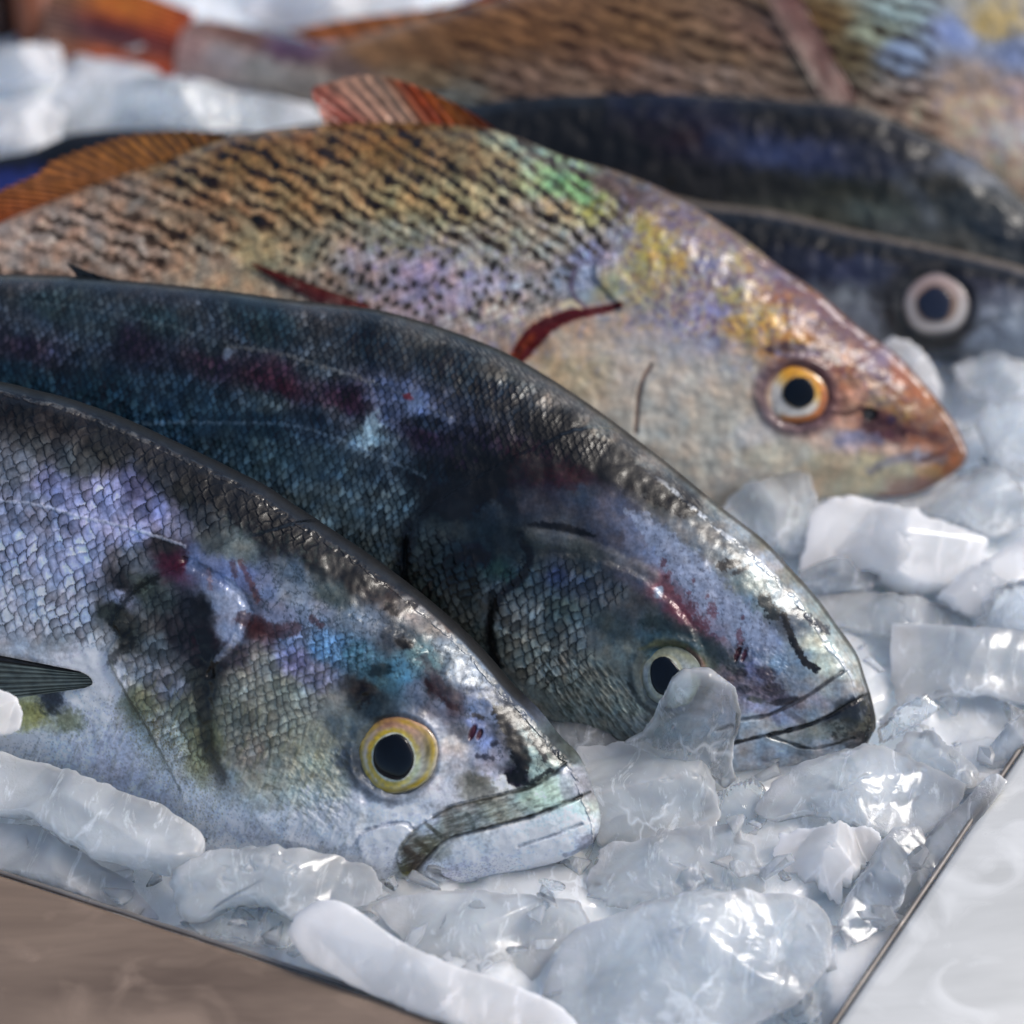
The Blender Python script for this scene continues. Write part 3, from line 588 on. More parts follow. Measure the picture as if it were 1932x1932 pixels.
for q, w, c, a in (('0,566 150,580 300,612 420,645 500,660', 3, '5e6c70', .3), ('430,655 520,665 600,690 700,720', 4.5, '8a8478', .38), ('700,722 760,745 850,790', 3, '68707a', .4), ('230,800 400,798 520,800 600,815 680,845 760,880 800,900', 2.2, '6a88a0', .42)):
    m = B.line(q, w, 3.5, nz=6, ns=7) * (.6 + .6 * ss(-.2, .3, fbm(B.x, B.y, 14, 3, 31))); B.mix(m * a, c); B.relief += m * .4
for x, y, rx, ry, c, a in ((505, 722, 60, 14, '4c1c26', .2), (560, 742, 50, 12, '5c1c28', .2), (780, 760, 22, 18, '6078a0', .6), (770, 748, 9, 6, '8a1c28', .8), (700, 800, 14, 24, '8cb0bc', .6), (690, 830, 12, 18, '8cb0bc', .5), (850, 795, 8, 8, '7080a8', .4), (430, 665, 8, 12, '7890b0', .5), (1020, 885, 40, 22, '40161e', .6), (1070, 905, 26, 16, '54202a', .6), (905, 985, 70, 30, '0a0a0c', .0)):
    B.mix(B.blob(x, y, rx, ry, 20, .4, .8, 10) * a, c)
# gill cover and preopercle
gc = B.area('845,935 800,965 770,1010 765,1070 775,1130 800,1200 860,1300 950,1420 1700,1480 1700,1100 1200,820 1000,850', 4, 3, 14); B.relief += gc * 6.5
B.mix(B.line('850,925 800,960 770,1010 762,1080 775,1140', 14, 16, nz=9) * .5, '0c0e10')
B.mix(B.line('925,900 900,930 870,950 850,955', 26, 26, nz=14) * .6, '0c0e10')
B.mix(B.line('985,1010 1000,1050 985,1090 950,1120 925,1180 940,1260', 7, 10, nz=6) * .75, '0c1216')
pc = B.area('930,1110 985,1060 1090,1050 1240,1110 1330,1260 1200,1400 1080,1380 980,1290 930,1210', 7, 4, 20); B.relief += pc * 6
B.mix(B.line('1000,990 1060,995 1120,1010', 8, 6, nz=5, taper=.8) * .8, '101214'); B.mix(B.line('1000,1005 1060,1018 1130,1040 1230,1090', 12, 16, nz=8) * .35, '7a7e74')
B.relief += B.line('1000,1012 1060,1022 1130,1045 1230,1090', 12, 16) * 3
# broken blue patch on the head with red flecks
pb = B.area('1180,960 1240,985 1310,1040 1370,1100 1420,1150 1465,1200 1460,1240 1400,1215 1330,1190 1290,1140 1260,1080 1220,1020', 3, 16, 16, 9)
B.mix(pb * .7, '8698b8'); fl = ss(.28, .36, fbm(B.x, B.y, 9, 4, 66)); B.mix(pb * fl * .6, '5c6884')
B.mix(B.area('1250,1090 1290,1110 1310,1160 1340,1190 1300,1185 1265,1140', 5, 14, 10) * .35, '70404c')
for x, y, r in ((1262, 1085, 5), (1343, 1148, 8), (1348, 1160, 6), (1302, 1152, 12), (1318, 1175, 10), (1330, 1182, 9), (1398, 1210, 6), (1300, 1120, 4), (1310, 1095, 3), (1402, 1165, 3), (1335, 1125, 3), (1253, 1062, 6), (1395, 1195, 6)):
    B.mix(B.blob(x, y, r, r * 1.5, 20, .4, 1.0, 5, seed=x) * .55, '702c38')
B.mix(B.blob(1244, 1118, 8, 12, 10, .4, .6) * .8, '9cc0d8')
B.mix(B.line('1220,1172 1290,1190 1340,1215 1390,1260', 14, 12, nz=9) * .5, '243a36')
for q, w, c, a, nz in (('1478,1160 1486,1180 1494,1200 1505,1225 1522,1250 1540,1262', 9, '0c0e0e', .95, 5), ('1440,1130 1452,1145 1460,1160', 20, '1c2828', .8, 12), ('1362,1068 1385,1062', 14, '1c1c20', .85, 9), ('1385,1082 1410,1070', 5, '2c2c30', .7, 5), ('1500,1150 1530,1170 1560,1190', 9, '2a3040', .7, 7),
                       ('1400,950 1470,1020 1540,1100 1590,1170', 3, '4c4a40', .4, 5), ('1180,890 1230,925 1260,945 1290,960', 26, '1e1814', .8, 14), ('1310,985 1350,1020 1400,1050', 5, '5a5c5c', .5, 6)):
    B.mix(B.line(q, w, 4, nz=nz, ns=8) * a, c)
for x, y, rx, ry, an, c, a in ((1393, 1232, 4.5, 16, 20, '5a1424', .95), (1405, 1235, 4.5, 12, 15, '5c1c34', .9), (1445, 1270, 20, 14, 30, '4c3c48', .7), (1400, 1270, 14, 8, 0, '3a3238', .7), (1460, 1300, 22, 12, 10, '40363c', .7), (1480, 1322, 26, 7, -12, '342c30', .8), (1425, 1320, 16, 6, 10, '4c5438', .5),
                            (1435, 1250, 16, 10, 0, 'a8b8d8', .5), (1405, 1300, 14, 8, 0, '3c3a48', .6)):
    m = B.blob(x, y, rx, ry, an, .35, .45, 8); B.mix(m * a, c)
    if rx < 5: B.relief -= m * 4
rg = B.area('1380,1210 1480,1230 1490,1300 1400,1330 1350,1290', 14); B.relief += rg * fbm(B.x, B.y, 12, 3, 8) * 2
# mouth
jw = B.area('1396,1362 1440,1356 1500,1330 1540,1305 1580,1275 1615,1262 1636,1295 1610,1318 1570,1345 1520,1365 1460,1380 1396,1398', 2.2, 1); B.relief += jw * 3.4
for q, w, c, a in (('1340,1372 1396,1358 1446,1350 1480,1335 1520,1315 1560,1288 1590,1268', 2.2, '3c3c42', .8), ('1646,1306 1620,1318 1580,1342 1540,1362 1490,1378 1440,1388 1390,1400 1340,1410', 3.2, '141416', .95), ('1450,1388 1490,1402 1530,1412 1570,1405 1610,1392', 2, '33332f', .7),
                   ('1645,1312 1600,1338 1560,1360', 12, '1a222e', .7), ('1640,1398 1646,1380 1630,1400 1600,1410', 5, '241f24', .7), ('1482,1338 1500,1352 1516,1362', 9, '4c4858', .6), ('1462,1350 1470,1365', 7, '60608a', .4), ('1436,1432 1470,1438', 1.5, '6c6a74', .5)):
    m = B.line(q, w * .7, 4.6, nz=2, ns=22); B.mix(m * a * (.72 + .5 * fbm(B.x, B.y, 30, 2, 6)), c); B.relief -= m * 3.2 * (w < 4)
B.mix(B.area('300,560 900,660 1150,850 1250,900 1200,960 1000,900 700,780 300,680', 50) * (.4 + .4 * ss(-.2, .3, fbm(B.x, B.y, 40, 4, 83))) * .1, '0a0e10')
B.mix(B.area('1590,1335 1640,1315 1650,1370 1640,1395 1600,1395 1560,1385', 9, 8) * ss(-.2, .3, fbm(B.x, B.y, 12, 3, 9)) * .6, '2a3030')
# eye socket
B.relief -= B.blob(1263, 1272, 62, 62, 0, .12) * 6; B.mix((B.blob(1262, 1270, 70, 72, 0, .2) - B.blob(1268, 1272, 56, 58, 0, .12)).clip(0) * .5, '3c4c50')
B.mix(B.area('1205,1225 1250,1205 1300,1215 1335,1250 1320,1262 1290,1235 1250,1222', 6, 4) * .7, '706a30'); B.mix(B.line('1300,1225 1322,1245 1330,1262', 5, 5) * .5, 'a05c5c')
B.mix(B.line('1190,1290 1210,1325 1240,1350', 4, 6, nz=3) * .6, '3c4a50')
B.mul(1 + .22 * mb); er = np.hypot(B.x - 1265, B.y - 1272) + 4 * fbm(B.x, B.y, 24, 3, 502); B.relief += (ss(52, 57, er) * (1 - ss(61, 84, er))) * 6; grain(B, 0.08, 9)
B.rough = 0.33 + 0.1 * fbm(B.x, B.y, 30, 3, 5); B.metal += 0.2 * mb + 0.1; B.wet = 0.5 + 0.5 * ss(-0.2, 0.3, fbm(B.x, B.y, 60, 3, 21)); B.wet = np.maximum(B.wet, ss(1200, 1400, B.x)); B.rough -= .08 * ss(1250, 1450, B.x)
B.relief += fbm(B.x, B.y, 70, 3, 71) * 3.0
B.sat = .55; B.finish()
def eyeB(R, T, x, y):
    d = np.hypot((x - 1257) / 28, (y - 1277) / 36); c = np.zeros((len(R), 3)) + hexc('a4aaa6')
    def put(m, col):
        nonlocal c
        m = np.clip(m, 0, 1)[:, None]; c = c * (1 - m) + m * hexc(col)
    put((1 - ss(1.12, 1.3, d)), 'b8b49a'); put(ss(1.3, 1.5, d) * (1 - ss(1.6, 2, d)) * .5, 'c0c4c8')
    put(ss(.45, .9, R) * ss(0.1, .8, -np.sin(T)) * .55, '706c3c'); put(ss(.8, .98, R) * .7, '6c7262'); put((1 - ss(1.0, 1.12, d)), 'd0d0bc')
    return np.clip(c * (1 + .2 * fbm(x, y, 8, 3, 5))[:, None], 0, 1)
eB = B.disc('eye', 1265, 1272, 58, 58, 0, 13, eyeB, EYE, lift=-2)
B.disc('pupil', 1257, 1276, 28.5, 38, -18, 4, None, PUPIL, lift=11.6, parent=eB, base=B.at([1265], [1272])[0], nr=12)
B.fin('dorsal_fin', pts('150,528 260,542 350,552 450,565 520,575 600,592'), pts('126,496 215,527 330,541 440,556 515,567 598,586'), fin_paint([(0, '0e1618'), (.25, '14181c'), (.5, '40444a'), (.8, '22242c'), (1, '50504e')], .4, .3), rays=16, h0=12, h1=16, nu=220, nv=10, amp=1.2, thick=2.4)
# ================================================================== spotted golden croaker
C = Fish('golden_fish', 'golden fish with dark dotted rows and orange fins, orange-ringed eye, mouth closed', 'fish',
    pts('-700,880 -400,660 -200,530 0,422 100,380 200,340 300,308 350,285 425,260 500,247 600,236 750,231 900,241 966,256 1066,296 1166,324 1266,365 1366,425 1416,460 1466,500 1541,550 1616,615 1691,670 1756,740 1801,800 1819,838 1825,858'),
    pts('-700,960 -400,960 -200,960 0,960 300,970 600,990 900,1010 1100,1015 1300,1000 1450,965 1591,940 1666,938 1716,934 1766,914 1808,886 1822,868 1826,862'),
    [(600, 915), (1750, 950)], 42, 27, 140, step=2.3, s_fine=180, nose_taper=420)
C.field("""-300,600,b5a190 30,470,bba594 150,430,b59c88 250,380,a88f78 350,320,a08460 450,290,8e6c42 600,270,947048 750,270,8a683c 850,290,8c7350 950,310,988560 100,500,c0a590 250,480,bba08a 350,430,ac8c6c 450,400,a88560 550,370,ac8a5c 650,360,ac9066 750,380,b09a6c
850,390,b4a274 400,490,bea58a 480,470,b4a074 560,480,ab9c7c 600,540,b2a08c 700,500,aea0a0 750,450,aaa68c 800,520,b4a0b2 900,480,b2b0a6 850,560,b8a8b6 950,450,b2a88c 900,540,b8b0be 950,580,c4b5a8 900,600,c8b8ac
990,290,9cb09c 1040,320,92b484 1080,350,82b67c 1110,370,8cb072 1120,390,aca85a 1060,400,b0a07c 1000,400,ab9c86 1060,450,b2a894 1150,350,6a5654 1200,380,5e4e58 1270,420,68586e 1180,440,8e94a4 1220,430,b69e44 1250,450,c8ac44 1240,480,beA448
1280,490,b69a4c 1300,460,7c6a78 1330,500,68688a 1370,520,7c7280 1400,500,ac9860 1380,560,a49860 1430,520,8c7060 1120,480,9a9cbc 1100,530,9ea4b4 1150,540,aaac8c 1210,530,b4a46c 1280,560,9c8e88 1330,570,988ca4
1350,590,8a84ac 1400,610,c09c4c 1450,600,caa24c 1500,640,b47c38 1470,560,a4643a 1520,590,8c5a52 1560,620,68464c 1480,520,78687a 1050,620,c4a88c 1100,640,ccb094 1150,620,bea898 1200,640,b2a8aa 1280,630,a8a4b8 1330,650,9a9ab0
1100,700,d0b484 1200,700,c4bab0 1280,720,c4bcb0 1350,700,b8b0a8 1250,800,ccccc4 1350,800,c6c0b0 1300,880,d2ccbe 1400,750,bcb09e 1420,820,bcc0c8 1450,860,c6bea6 1400,900,d2ccc2 1500,850,ccc6b6 1550,830,d8b8a4 1600,800,d8a88c
1600,690,a06640 1570,730,c07c4a 1620,740,d09c82 1650,720,a48064 1660,760,ae906a 1640,690,7a6684 1680,720,985432 1720,750,a46030 1740,790,8e5828 1700,780,906c34 1760,820,804828 1780,850,8c583e 1730,830,b87858 1680,810,683840 1650,800,502e36
1690,850,c4a896 1740,860,aaa0a2 1600,830,ac9ca8 1560,870,c2a87c 1640,880,c6b484 1700,890,aca888 1640,910,c6c298 1760,890,b48854 1800,870,a0623c 1790,890,a46c48 1700,930,9c7066 1740,915,9c7066 1200,950,ccc8bc""", warp=10, eps=40)
tinge(C, 40, 0.12, 207)
C.mix(ss(.15, .5, fbm(C.x, C.y, 16, 4, 88)) * ss(900, 1100, C.x) * (1 - ss(680, 760, C.y)) * .5, '8e94b4'); C.mix(ss(.2, .5, fbm(C.x, C.y, 12, 4, 98)) * ss(1100, 1250, C.x) * (1 - ss(620, 700, C.y)) * .5, 'c8a040')
C.mix(C.area('1050,640 1250,620 1400,700 1480,800 1650,860 1750,900 1650,960 1300,980 1150,860 1050,760', 40) * .5, 'd6c9b2')
C.mix(ss(.15, .5, fbm(C.x, C.y, 16, 4, 178)) * ss(400, 480, C.y) * ss(600, 700, C.x) * (1 - ss(960, 1040, C.x)) * .6, '8c84b8')
v = C.y * .82 - C.x * .5 - 0.00016 * (C.x - 700) ** 2; uu = C.x * .82 + C.y * .5
up = C.area('-200,560 200,330 450,250 950,240 1180,330 1190,420 1080,500 900,470 700,440 520,440 300,520 100,520 -200,620', 34)
low = C.area('480,420 700,420 900,450 1080,480 1050,560 950,590 800,620 560,560', 30)
v = v + 12 * fbm(C.x, C.y, 62, 3, 301) + 5 * fbm(C.x, C.y, 18, 2, 305)
sp = 27.0; i = np.floor(v / sp); ph = rnd(i, i * 0, 7) * 18
ju = np.floor((uu + ph) / 19); ju2 = np.round((uu + ph) / 19 - .5); jx = (rnd(i, ju, 15) - .5) * 8; jy = (rnd(i, ju, 16) - .5) * 9
du = np.mod(uu + ph, 19) - 9.5 + jx; dv = v - (i + .5) * sp
up = up * 1.0
gap = ss(-.25, .1, fbm(uu, i * 37.0, 70, 3, 21)); wv = 5.8 + 4.0 * fbm(uu, v, 30, 2, 25) + 1.0 * np.cos(2 * math.pi * (uu + ph) / 18)
st_ = 1 - ss(wv - 3.5, wv + 3.5, np.abs(dv)); pr = rnd(i, ju, 5)
C.mix(up * st_ * (.45 + .55 * gap) * (.65 + .35 * ss(200, 450, C.x)) * (.95 + .25 * fbm(C.x, C.y, 16, 3, 27)), '21140a')
dots = 1 - ss(3.5, 8.5, np.hypot(du * .8, (dv + jy) * .75) + 3 * (rnd(i, ju, 8) - .3) + 2 * pn(C.x / 5, C.y / 5, 9))
C.mix(low * dots * (pr > .35) * .75 * (1 - up * .6), '2a241c')
ms = C.area('-400,700 0,410 450,255 950,240 1200,350 1180,480 1080,560 950,640 500,620 0,620', 24)
k, e, rid = C.do_scales(ms, 29, 8, 19, 1.0, 0.12, 0.10, seed=211, warp=6, over=1.9, shade=(.3, .2, .12))
C.mix(C.blob(560, 540, 60, 30, 60, .4, .8, 20) * .0, '3a2614')
for q, w, c, a, nz in (('440,400 470,430 490,470 480,500', 18, 'c0b088', .5, 8), ('830,440 850,500 870,540', 10, '50322e', .0, 4), ('960,560 990,520 1010,470', 1, '888888', 0, 0),
                       ('1031,604 1081,589 1131,583 1168,575', 9, '701818', .9, 3), ('1020,612 1060,600 1100,590', 9, '702c50', .7, 2), ('962,680 985,640 1010,615', 6, 'a84818', .8, 2),
                       ('1062,577 1078,570 1096,577', 9, 'e0cfa8', .9, 3), ('1084,510 1078,540 1088,566 1104,578', 4, '604a60', .7, 2), ('1084,510 1108,492 1140,500', 4, '706a80', .5, 3), ('1108,578 1140,574 1180,560', 4, 'c4b4a8', .6, 3),
                       ('1228,690 1214,712 1205,745 1199,815', 3.2, '88685a', .75, 1), ('990,290 1100,330 1200,372 1300,430', 14, '5c463e', .5, 8), ('1366,440 1440,505 1540,575 1616,640', 22, '6c4c5c', .5, 12), ('1450,660 1480,655 1540,662 1580,680', 12, '4c343a', .85, 5), ('1466,668 1500,672 1540,668', 6, '9090b8', .7, 3),
                       ('1560,690 1590,700 1650,705', 8, '8a3c28', .6, 6), ('1625,770 1650,785 1690,810 1730,815 1780,830', 11, '4c2426', .8, 8), ('1570,780 1600,780 1630,768', 6, '5c3c30', .7, 3), ('1580,835 1620,822 1660,830', 12, '8a8aa4', .6, 8), ('1640,890 1680,868 1730,862 1780,868', 12, '8a8a9c', .6, 8),
                       ('1660,936 1716,934 1760,915', 7, '9a6a60', .7, 3), ('1800,840 1770,858 1740,868', 4, '5c3430', .7, 3), ('1630,690 1660,715 1676,715', 9, '7074a0', .7, 6), ('1180,620 1210,600 1250,610 1300,600', 9, '8c88a0', .4, 8)):
    m = C.line(q, w, 4, taper=.5 if w > 13 else 0, nz=nz, ns=10); C.mix(m * a, c)
    if w in (15, 3.2): C.relief -= m * 5
C.mix(C.area('964,690 972,655 996,620 1033,598 1085,588 1165,574 1148,590 1088,604 1048,622 1020,650 992,680', 3, 3) * .9, '641414'); C.mix(C.line('966,690 985,655 1005,635', 9, 5) * .7, 'a04a1c')
hm = C.area('1150,380 1270,390 1420,480 1600,640 1780,800 1700,800 1560,690 1420,650 1300,640 1180,560', 20); q1 = fbm(C.x, C.y, 11, 4, 401); q2 = fbm(C.x, C.y, 24, 4, 402)
C.mix(hm * ss(.05, .3, q1) * .55, '6a5470'); C.mix(hm * ss(.1, .35, -q1) * .4, 'a8a07c'); C.mix(C.area('1500,560 1600,640 1700,720 1800,820 1790,870 1700,860 1600,790 1540,680', 16) * ss(-.1, .35, q2) * .45, '64483c'); C.mix(hm * ss(.1, .4, q2) * .35, '8890a8')
C.mix(C.area('1480,560 1600,640 1700,720 1790,820 1760,850 1700,790 1620,700 1520,640', 10, 8) * (0.5 + .5 * ss(-.1, .2, fbm(C.x, C.y, 10, 4, 6))) * .3, '7a4428')
C.mix(C.area('1400,500 1560,610 1680,700 1660,720 1560,650 1440,560', 8, 12, 12) * ss(-.1, .3, fbm(C.x, C.y, 14, 4, 9)) * .5, '5a4868')
m = C.blob(1640, 782, 13, 12, 0, .3); C.mix(m, '1c0e08'); C.relief -= m * 7; C.mix(C.blob(1683, 792, 9, 8, 0, .5) * .8, '382848')
brow_glint = (1 - ss(2.5, 6.5, np.abs(C.topd - 13 + 3 * fbm(C.x, C.y, 40, 2, 13)))) * ss(-.35, .15, fbm(C.x, C.y, 22, 3, 14)) * ss(1430, 1520, C.x); C.mix((1 - ss(3, 8, C.topd)) * .6, '6c5850'); C.mix(brow_glint * .75, 'e4dcd8'); C.relief += (1 - ss(2, 7, np.abs(C.topd - 14 + 4 * fbm(C.x, C.y, 30, 2, 4)))) * 3 * ss(1300, 1450, C.x)  # near-white line along the forehead is a highlight painted into the colour
gcm = C.area('968,682 1000,640 1090,600 1170,585 1120,500 1300,440 1900,800 1700,1000 1000,1000', 5, 3); C.relief += gcm * 6
C.relief += fbm(C.x, C.y, 26, 3, 31) * .5 * ss(1000, 1200, C.x) + fbm(C.x, C.y, 60, 3, 33) * 4
C.relief += C.area('1560,880 1600,850 1700,845 1790,850 1760,890 1650,915', 8) * 3
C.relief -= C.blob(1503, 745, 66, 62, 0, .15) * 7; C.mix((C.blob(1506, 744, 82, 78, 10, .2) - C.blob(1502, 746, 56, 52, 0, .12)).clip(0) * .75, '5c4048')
er = np.hypot((C.x - 1503) / 1.06, C.y - 746) + 4 * fbm(C.x, C.y, 26, 3, 503); C.relief += (ss(52, 57, er) * (1 - ss(61, 84, er))) * 6; grain(C, .05, 15); C.rough = .42 + .1 * fbm(C.x, C.y, 30, 3, 5); C.metal += .12; C.wet = 0.4 + .4 * ss(1000, 1300, C.x)
C.sat = .84; C.finish(SKIN_SOFT)
def eyeC(R, T, x, y):
    a = np.arctan2(y - 745, x - 1502); c = np.zeros((len(R), 3)) + hexc('d8d0c4')
    def put(m, col):
        nonlocal c
        m = np.clip(m, 0, 1)[:, None]; c = c * (1 - m) + m * hexc(col)
    put(ss(-.2, .8, np.cos(a + 1.1)) * .95, 'd89c24'); put(ss(.70, .84, R) * ss(.0, .7, np.cos(a - .9)) * .95, 'b86c28'); put(ss(.93, .99, R), '6c4430'); put(1 - ss(.52, .6, np.hypot((x - 1506) / 57, (y - 741) / 55)), 'b89868')
    return np.clip(c * (1 + .15 * fbm(x, y, 9, 3, 5))[:, None], 0, 1)
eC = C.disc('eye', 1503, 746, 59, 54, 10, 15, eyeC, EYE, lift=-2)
C.disc('pupil', 1507, 741, 30, 29, 0, 5, None, PUPIL, lift=13.4, parent=eC, base=C.at([1503], [746])[0], nr=12)
C.fin('soft_dorsal_fin', pts('-260,590 -100,480 0,424 100,382 200,342 300,308 360,286 425,262'), pts('-520,640 -330,530 -150,430 0,362 75,328 100,306 175,278 250,256 350,248 422,256'),
      fin_paint([(0, 'b4582e'), (.35, 'b86030'), (.6, 'aa7040'), (.85, '9c6c34'), (1, '8c6030')], .3, .12), rays=44, h0=0, h1=10, nu=420, nv=40, amp=.8, ragged=7)
C.fin('spiny_dorsal_fin', pts('622,240 690,236 760,233 830,235 890,240 942,250'), pts('612,237 603,208 590,172 632,156 690,144 760,156 830,184 900,220'),
      fin_paint([(0, 'b8a090'), (.12, 'a05040'), (.3, 'c49880'), (.5, 'b09078'), (.62, 'b05028'), (.8, 'b06a28'), (1, '9c4c2c')], .07, .08), rays=14, h0=-4, h1=14, nu=260, nv=60, amp=1.5, ragged=5)
hp = float(C.at([640], [560])[0] / U)
C.fin('pectoral_fin', pts('706,632 712,604 704,578'), pts('484,508 476,501 474,495'), fin_paint([(0, '4c2028'), (.5, '6c2c30'), (1, '84483c')], .25, .1), rays=6, h0=hp + 3, h1=hp + 8, nu=60, nv=90, amp=1)

# ================================================================== grey fish with the big eye, and the dark one behind it
G = Fish('grey_fish', 'grey fish with a large white-ringed eye under a tan back ridge at right', 'fish',
    pts('500,360 800,310 1100,330 1316,380 1466,400 1616,435 1766,465 1932,506 2050,560 2150,620 2230,690 2262,730'),
    pts('500,420 800,520 1100,600 1400,640 1600,652 1700,668 1800,674 1932,690 2050,730 2150,752 2230,752 2264,740'),
    [(1200, 610), (1900, 700)], 44, 14, 95, step=3.6, s_fine=1150, nose_taper=300)
G.field("""800,400,202024 1300,420,18161a 1400,450,1a1718 1500,450,25222a 1500,480,3a3e50 1600,510,464c6c 1650,500,4e556e 1580,460,1c1418 1700,480,1f1c22 1600,560,8a9296 1620,600,acb4ba 1680,560,56565a 1700,620,6a6c6a 1850,530,4c4c5c 1900,560,7c808c
1870,600,acb0b8 1920,600,b4bcc4 1850,640,b4bcc4 1780,660,8c9094 1400,600,8a9096 2000,620,8a9098 2100,700,a0a6ac 1200,560,4c4e54 1700,650,7a7c7c 1800,480,15141a 1550,500,424863 1680,600,4c4a48""", warp=12, an=.2, k=.6)
rd = G.topd; G.mix((1 - ss(14, 22, rd)) * .9, '8a7c6c'); G.mix((ss(18, 24, rd) * (1 - ss(34, 60, rd))) * .8, '121114'); G.relief += (1 - ss(10, 24, rd)) * 5 + fbm(G.x, G.y, 30, 3, 3) * 4
G.mix(G.line('1830,620 1880,600 1960,590', 8, 8) * .5, '606468'); G.relief -= G.blob(1765, 576, 74, 68, 0, .15) * 9
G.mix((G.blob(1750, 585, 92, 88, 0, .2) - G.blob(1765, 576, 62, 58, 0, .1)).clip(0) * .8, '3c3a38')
G.mix(G.area('1560,560 1660,570 1700,650 1800,665 1840,620 1932,570 2100,600 2100,720 1800,690 1600,660', 22, 10) * .55, 'c0c8d0'); grain(G, .07, 33); G.rough += .0; G.wet *= .6; G.mul(.9 + 0 * G.x); G.sat = .7; G.finish(SKIN_SOFT)
def eyeG(R, T, x, y):
    c = np.zeros((len(R), 3)) + hexc('c4bcb4'); tp = ss(-.2, .9, -np.sin(T))[:, None] * .5; c = c * (1 - tp) + tp * hexc('a08078'); m = (1 - ss(.55, .72, R))[:, None] * .8; c = c * (1 - m) + m * hexc('8c6c50')
    m = ss(.9, .99, R)[:, None] * .8; c = c * (1 - m) + m * hexc('6c6664'); return c
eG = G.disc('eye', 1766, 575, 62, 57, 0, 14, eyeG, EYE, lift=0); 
def navy(R, T, x, y): return np.zeros((len(R), 3)) + hexc('0c2038')
G.disc('pupil', 1764, 575, 32, 33, 0, 5, navy, EYE, lift=12.4, parent=eG, base=G.at([1766], [575])[0], nr=12)

D = Fish('dark_fish', 'long dark grey fish with a blue stripe, lying behind the big-eyed grey fish', 'fish',
    pts('500,250 700,215 900,196 966,186 1100,178 1266,176 1400,182 1500,190 1616,200 1716,240 1766,265 1841,300 1891,340 1932,380 2020,450 2100,520 2140,560'),
    pts('500,300 700,380 900,440 1100,480 1300,510 1500,530 1700,560 1900,590 2020,610 2100,602 2142,568'),
    [(1000, 505), (1900, 572)], 44, 14, 78, step=4.2, s_fine=820, nose_taper=340)
D.field("""700,300,26221e 1000,210,2a2622 1100,200,24242e 1200,205,2a2e4a 1250,250,38303a 1150,280,2b2622 1300,260,4c2c34 1350,265,465074 1450,285,526092 1550,300,4c5684 1650,310,42465a 1500,230,20202f 1650,240,262630 1750,290,38383a 1300,330,45403a 1450,350,48453a
1600,360,50503c 1650,400,7c8678 1720,430,7c8078 1550,400,6a6a56 1500,425,908c70 1780,350,46463c 1850,380,485256 1900,440,2c4052 1800,450,7c7a6e 1800,300,8a94a8 1870,340,9aa0a8 1700,225,8a8478 1950,450,3a4048 1200,380,3c3830""", warp=12, an=.12, k=.3)
rd = D.topd; D.mix((1 - ss(8, 16, rd)) * ss(1200, 1350, D.x) * .7, '8c8678'); D.relief += (1 - ss(6, 20, rd)) * 4 + fbm(D.x, D.y, 36, 3, 3) * 4
D.mix(D.line('1690,330 1730,370 1760,420', 14, 14, nz=8) * .5, '8c94a0'); D.relief += D.area('1690,320 1640,420 1700,500 1950,560 2100,560 1950,420 1780,310', 8) * 6
grain(D, .1, 43); D.wet *= .5; D.mul(.78 + 0 * D.x); D.sat = .7; D.finish(SKIN_SOFT)

F2 = Fish('navy_fish', 'dark navy fish mostly hidden behind the orange soft dorsal fin at left', 'fish',
    pts('-600,470 -300,380 -100,320 0,296 60,284 110,262 150,250 250,243 350,245 480,252 700,300'), pts('-600,560 -300,540 -100,500 0,470 250,400 480,340 700,310'), [(0, 420), (400, 400)], 42, -14, 50, step=5, nose_taper=300)
F2.field('-300,450,2c3560 0,300,14161e 100,275,14181c 200,255,1a262a 300,255,2c3038 20,340,343e74 60,350,3a4478 120,310,1c2030 200,300,181c28', warp=8); grain(F2, .1, 53); F2.finish(SKIN_SOFT)

# ================================================================== striped fish across the back
E = Fish('striped_fish', 'large blurred brown striped fish across the back with an orange forked tail', 'fish',
    pts('330,66 370,40 430,44 520,66 600,84 640,82 700,62 800,32 950,-6 1200,-60 1600,-95 1932,-70 2100,0 2250,110 2330,200'),
    pts('330,140 370,150 430,164 520,180 620,215 800,262 1000,300 1300,345 1600,372 1900,420 2100,420 2250,330 2332,216'),
    [(400, 175), (1500, 385)], 44, 8, 80, step=4.4, nose_taper=400, tail_taper=200)
E.field("""360,90,b08474 420,100,b09c90 500,130,a89c8c 600,150,9a8c7c 450,60,6c4838 550,90,50384c 640,130,705a50 700,100,84603e 800,100,86603c 900,60,8a6038 1000,60,90643c 1100,60,8c6440 1200,60,946c44 700,180,8e8474 850,185,8e8c7c 800,150,8c7250 1000,160,94745c
1150,120,946c50 1250,150,a08068 1100,170,a48468 1350,100,8c6c4c 1350,150,a88c74 1450,60,967058 1550,40,8a6a3c 1700,100,8898b0 1800,60,8694bc 1820,150,a48a74 1870,50,b4985c 1850,200,cca07c 1900,250,ccb0a0 1920,100,78829c 1800,230,cca07c 1900,320,c4a080 1650,60,9a9e80
1600,100,7c6a44 1700,30,9cb0a8 1950,180,a88c80 2100,200,b49880 1500,250,9c8068 1780,300,c8a890""", warp=10, an=.15, k=.5)
v = E.y * .95 - E.x * .32 + 16 * fbm(E.x, E.y, 90, 3, 5) + 6 * fbm(E.x, E.y, 30, 2, 6); stp = np.sin(2 * math.pi * v / 30)
E.mix(ss(-.1, .5, stp) * ss(680, 900, E.x) * (1 - ss(1740, 1800, E.x)) * .8, '2c190e'); E.mix(ss(.1, .6, fbm(E.x, E.y, 20, 3, 9)) * ss(1700, 1780, E.x) * .5, '7c84a4')
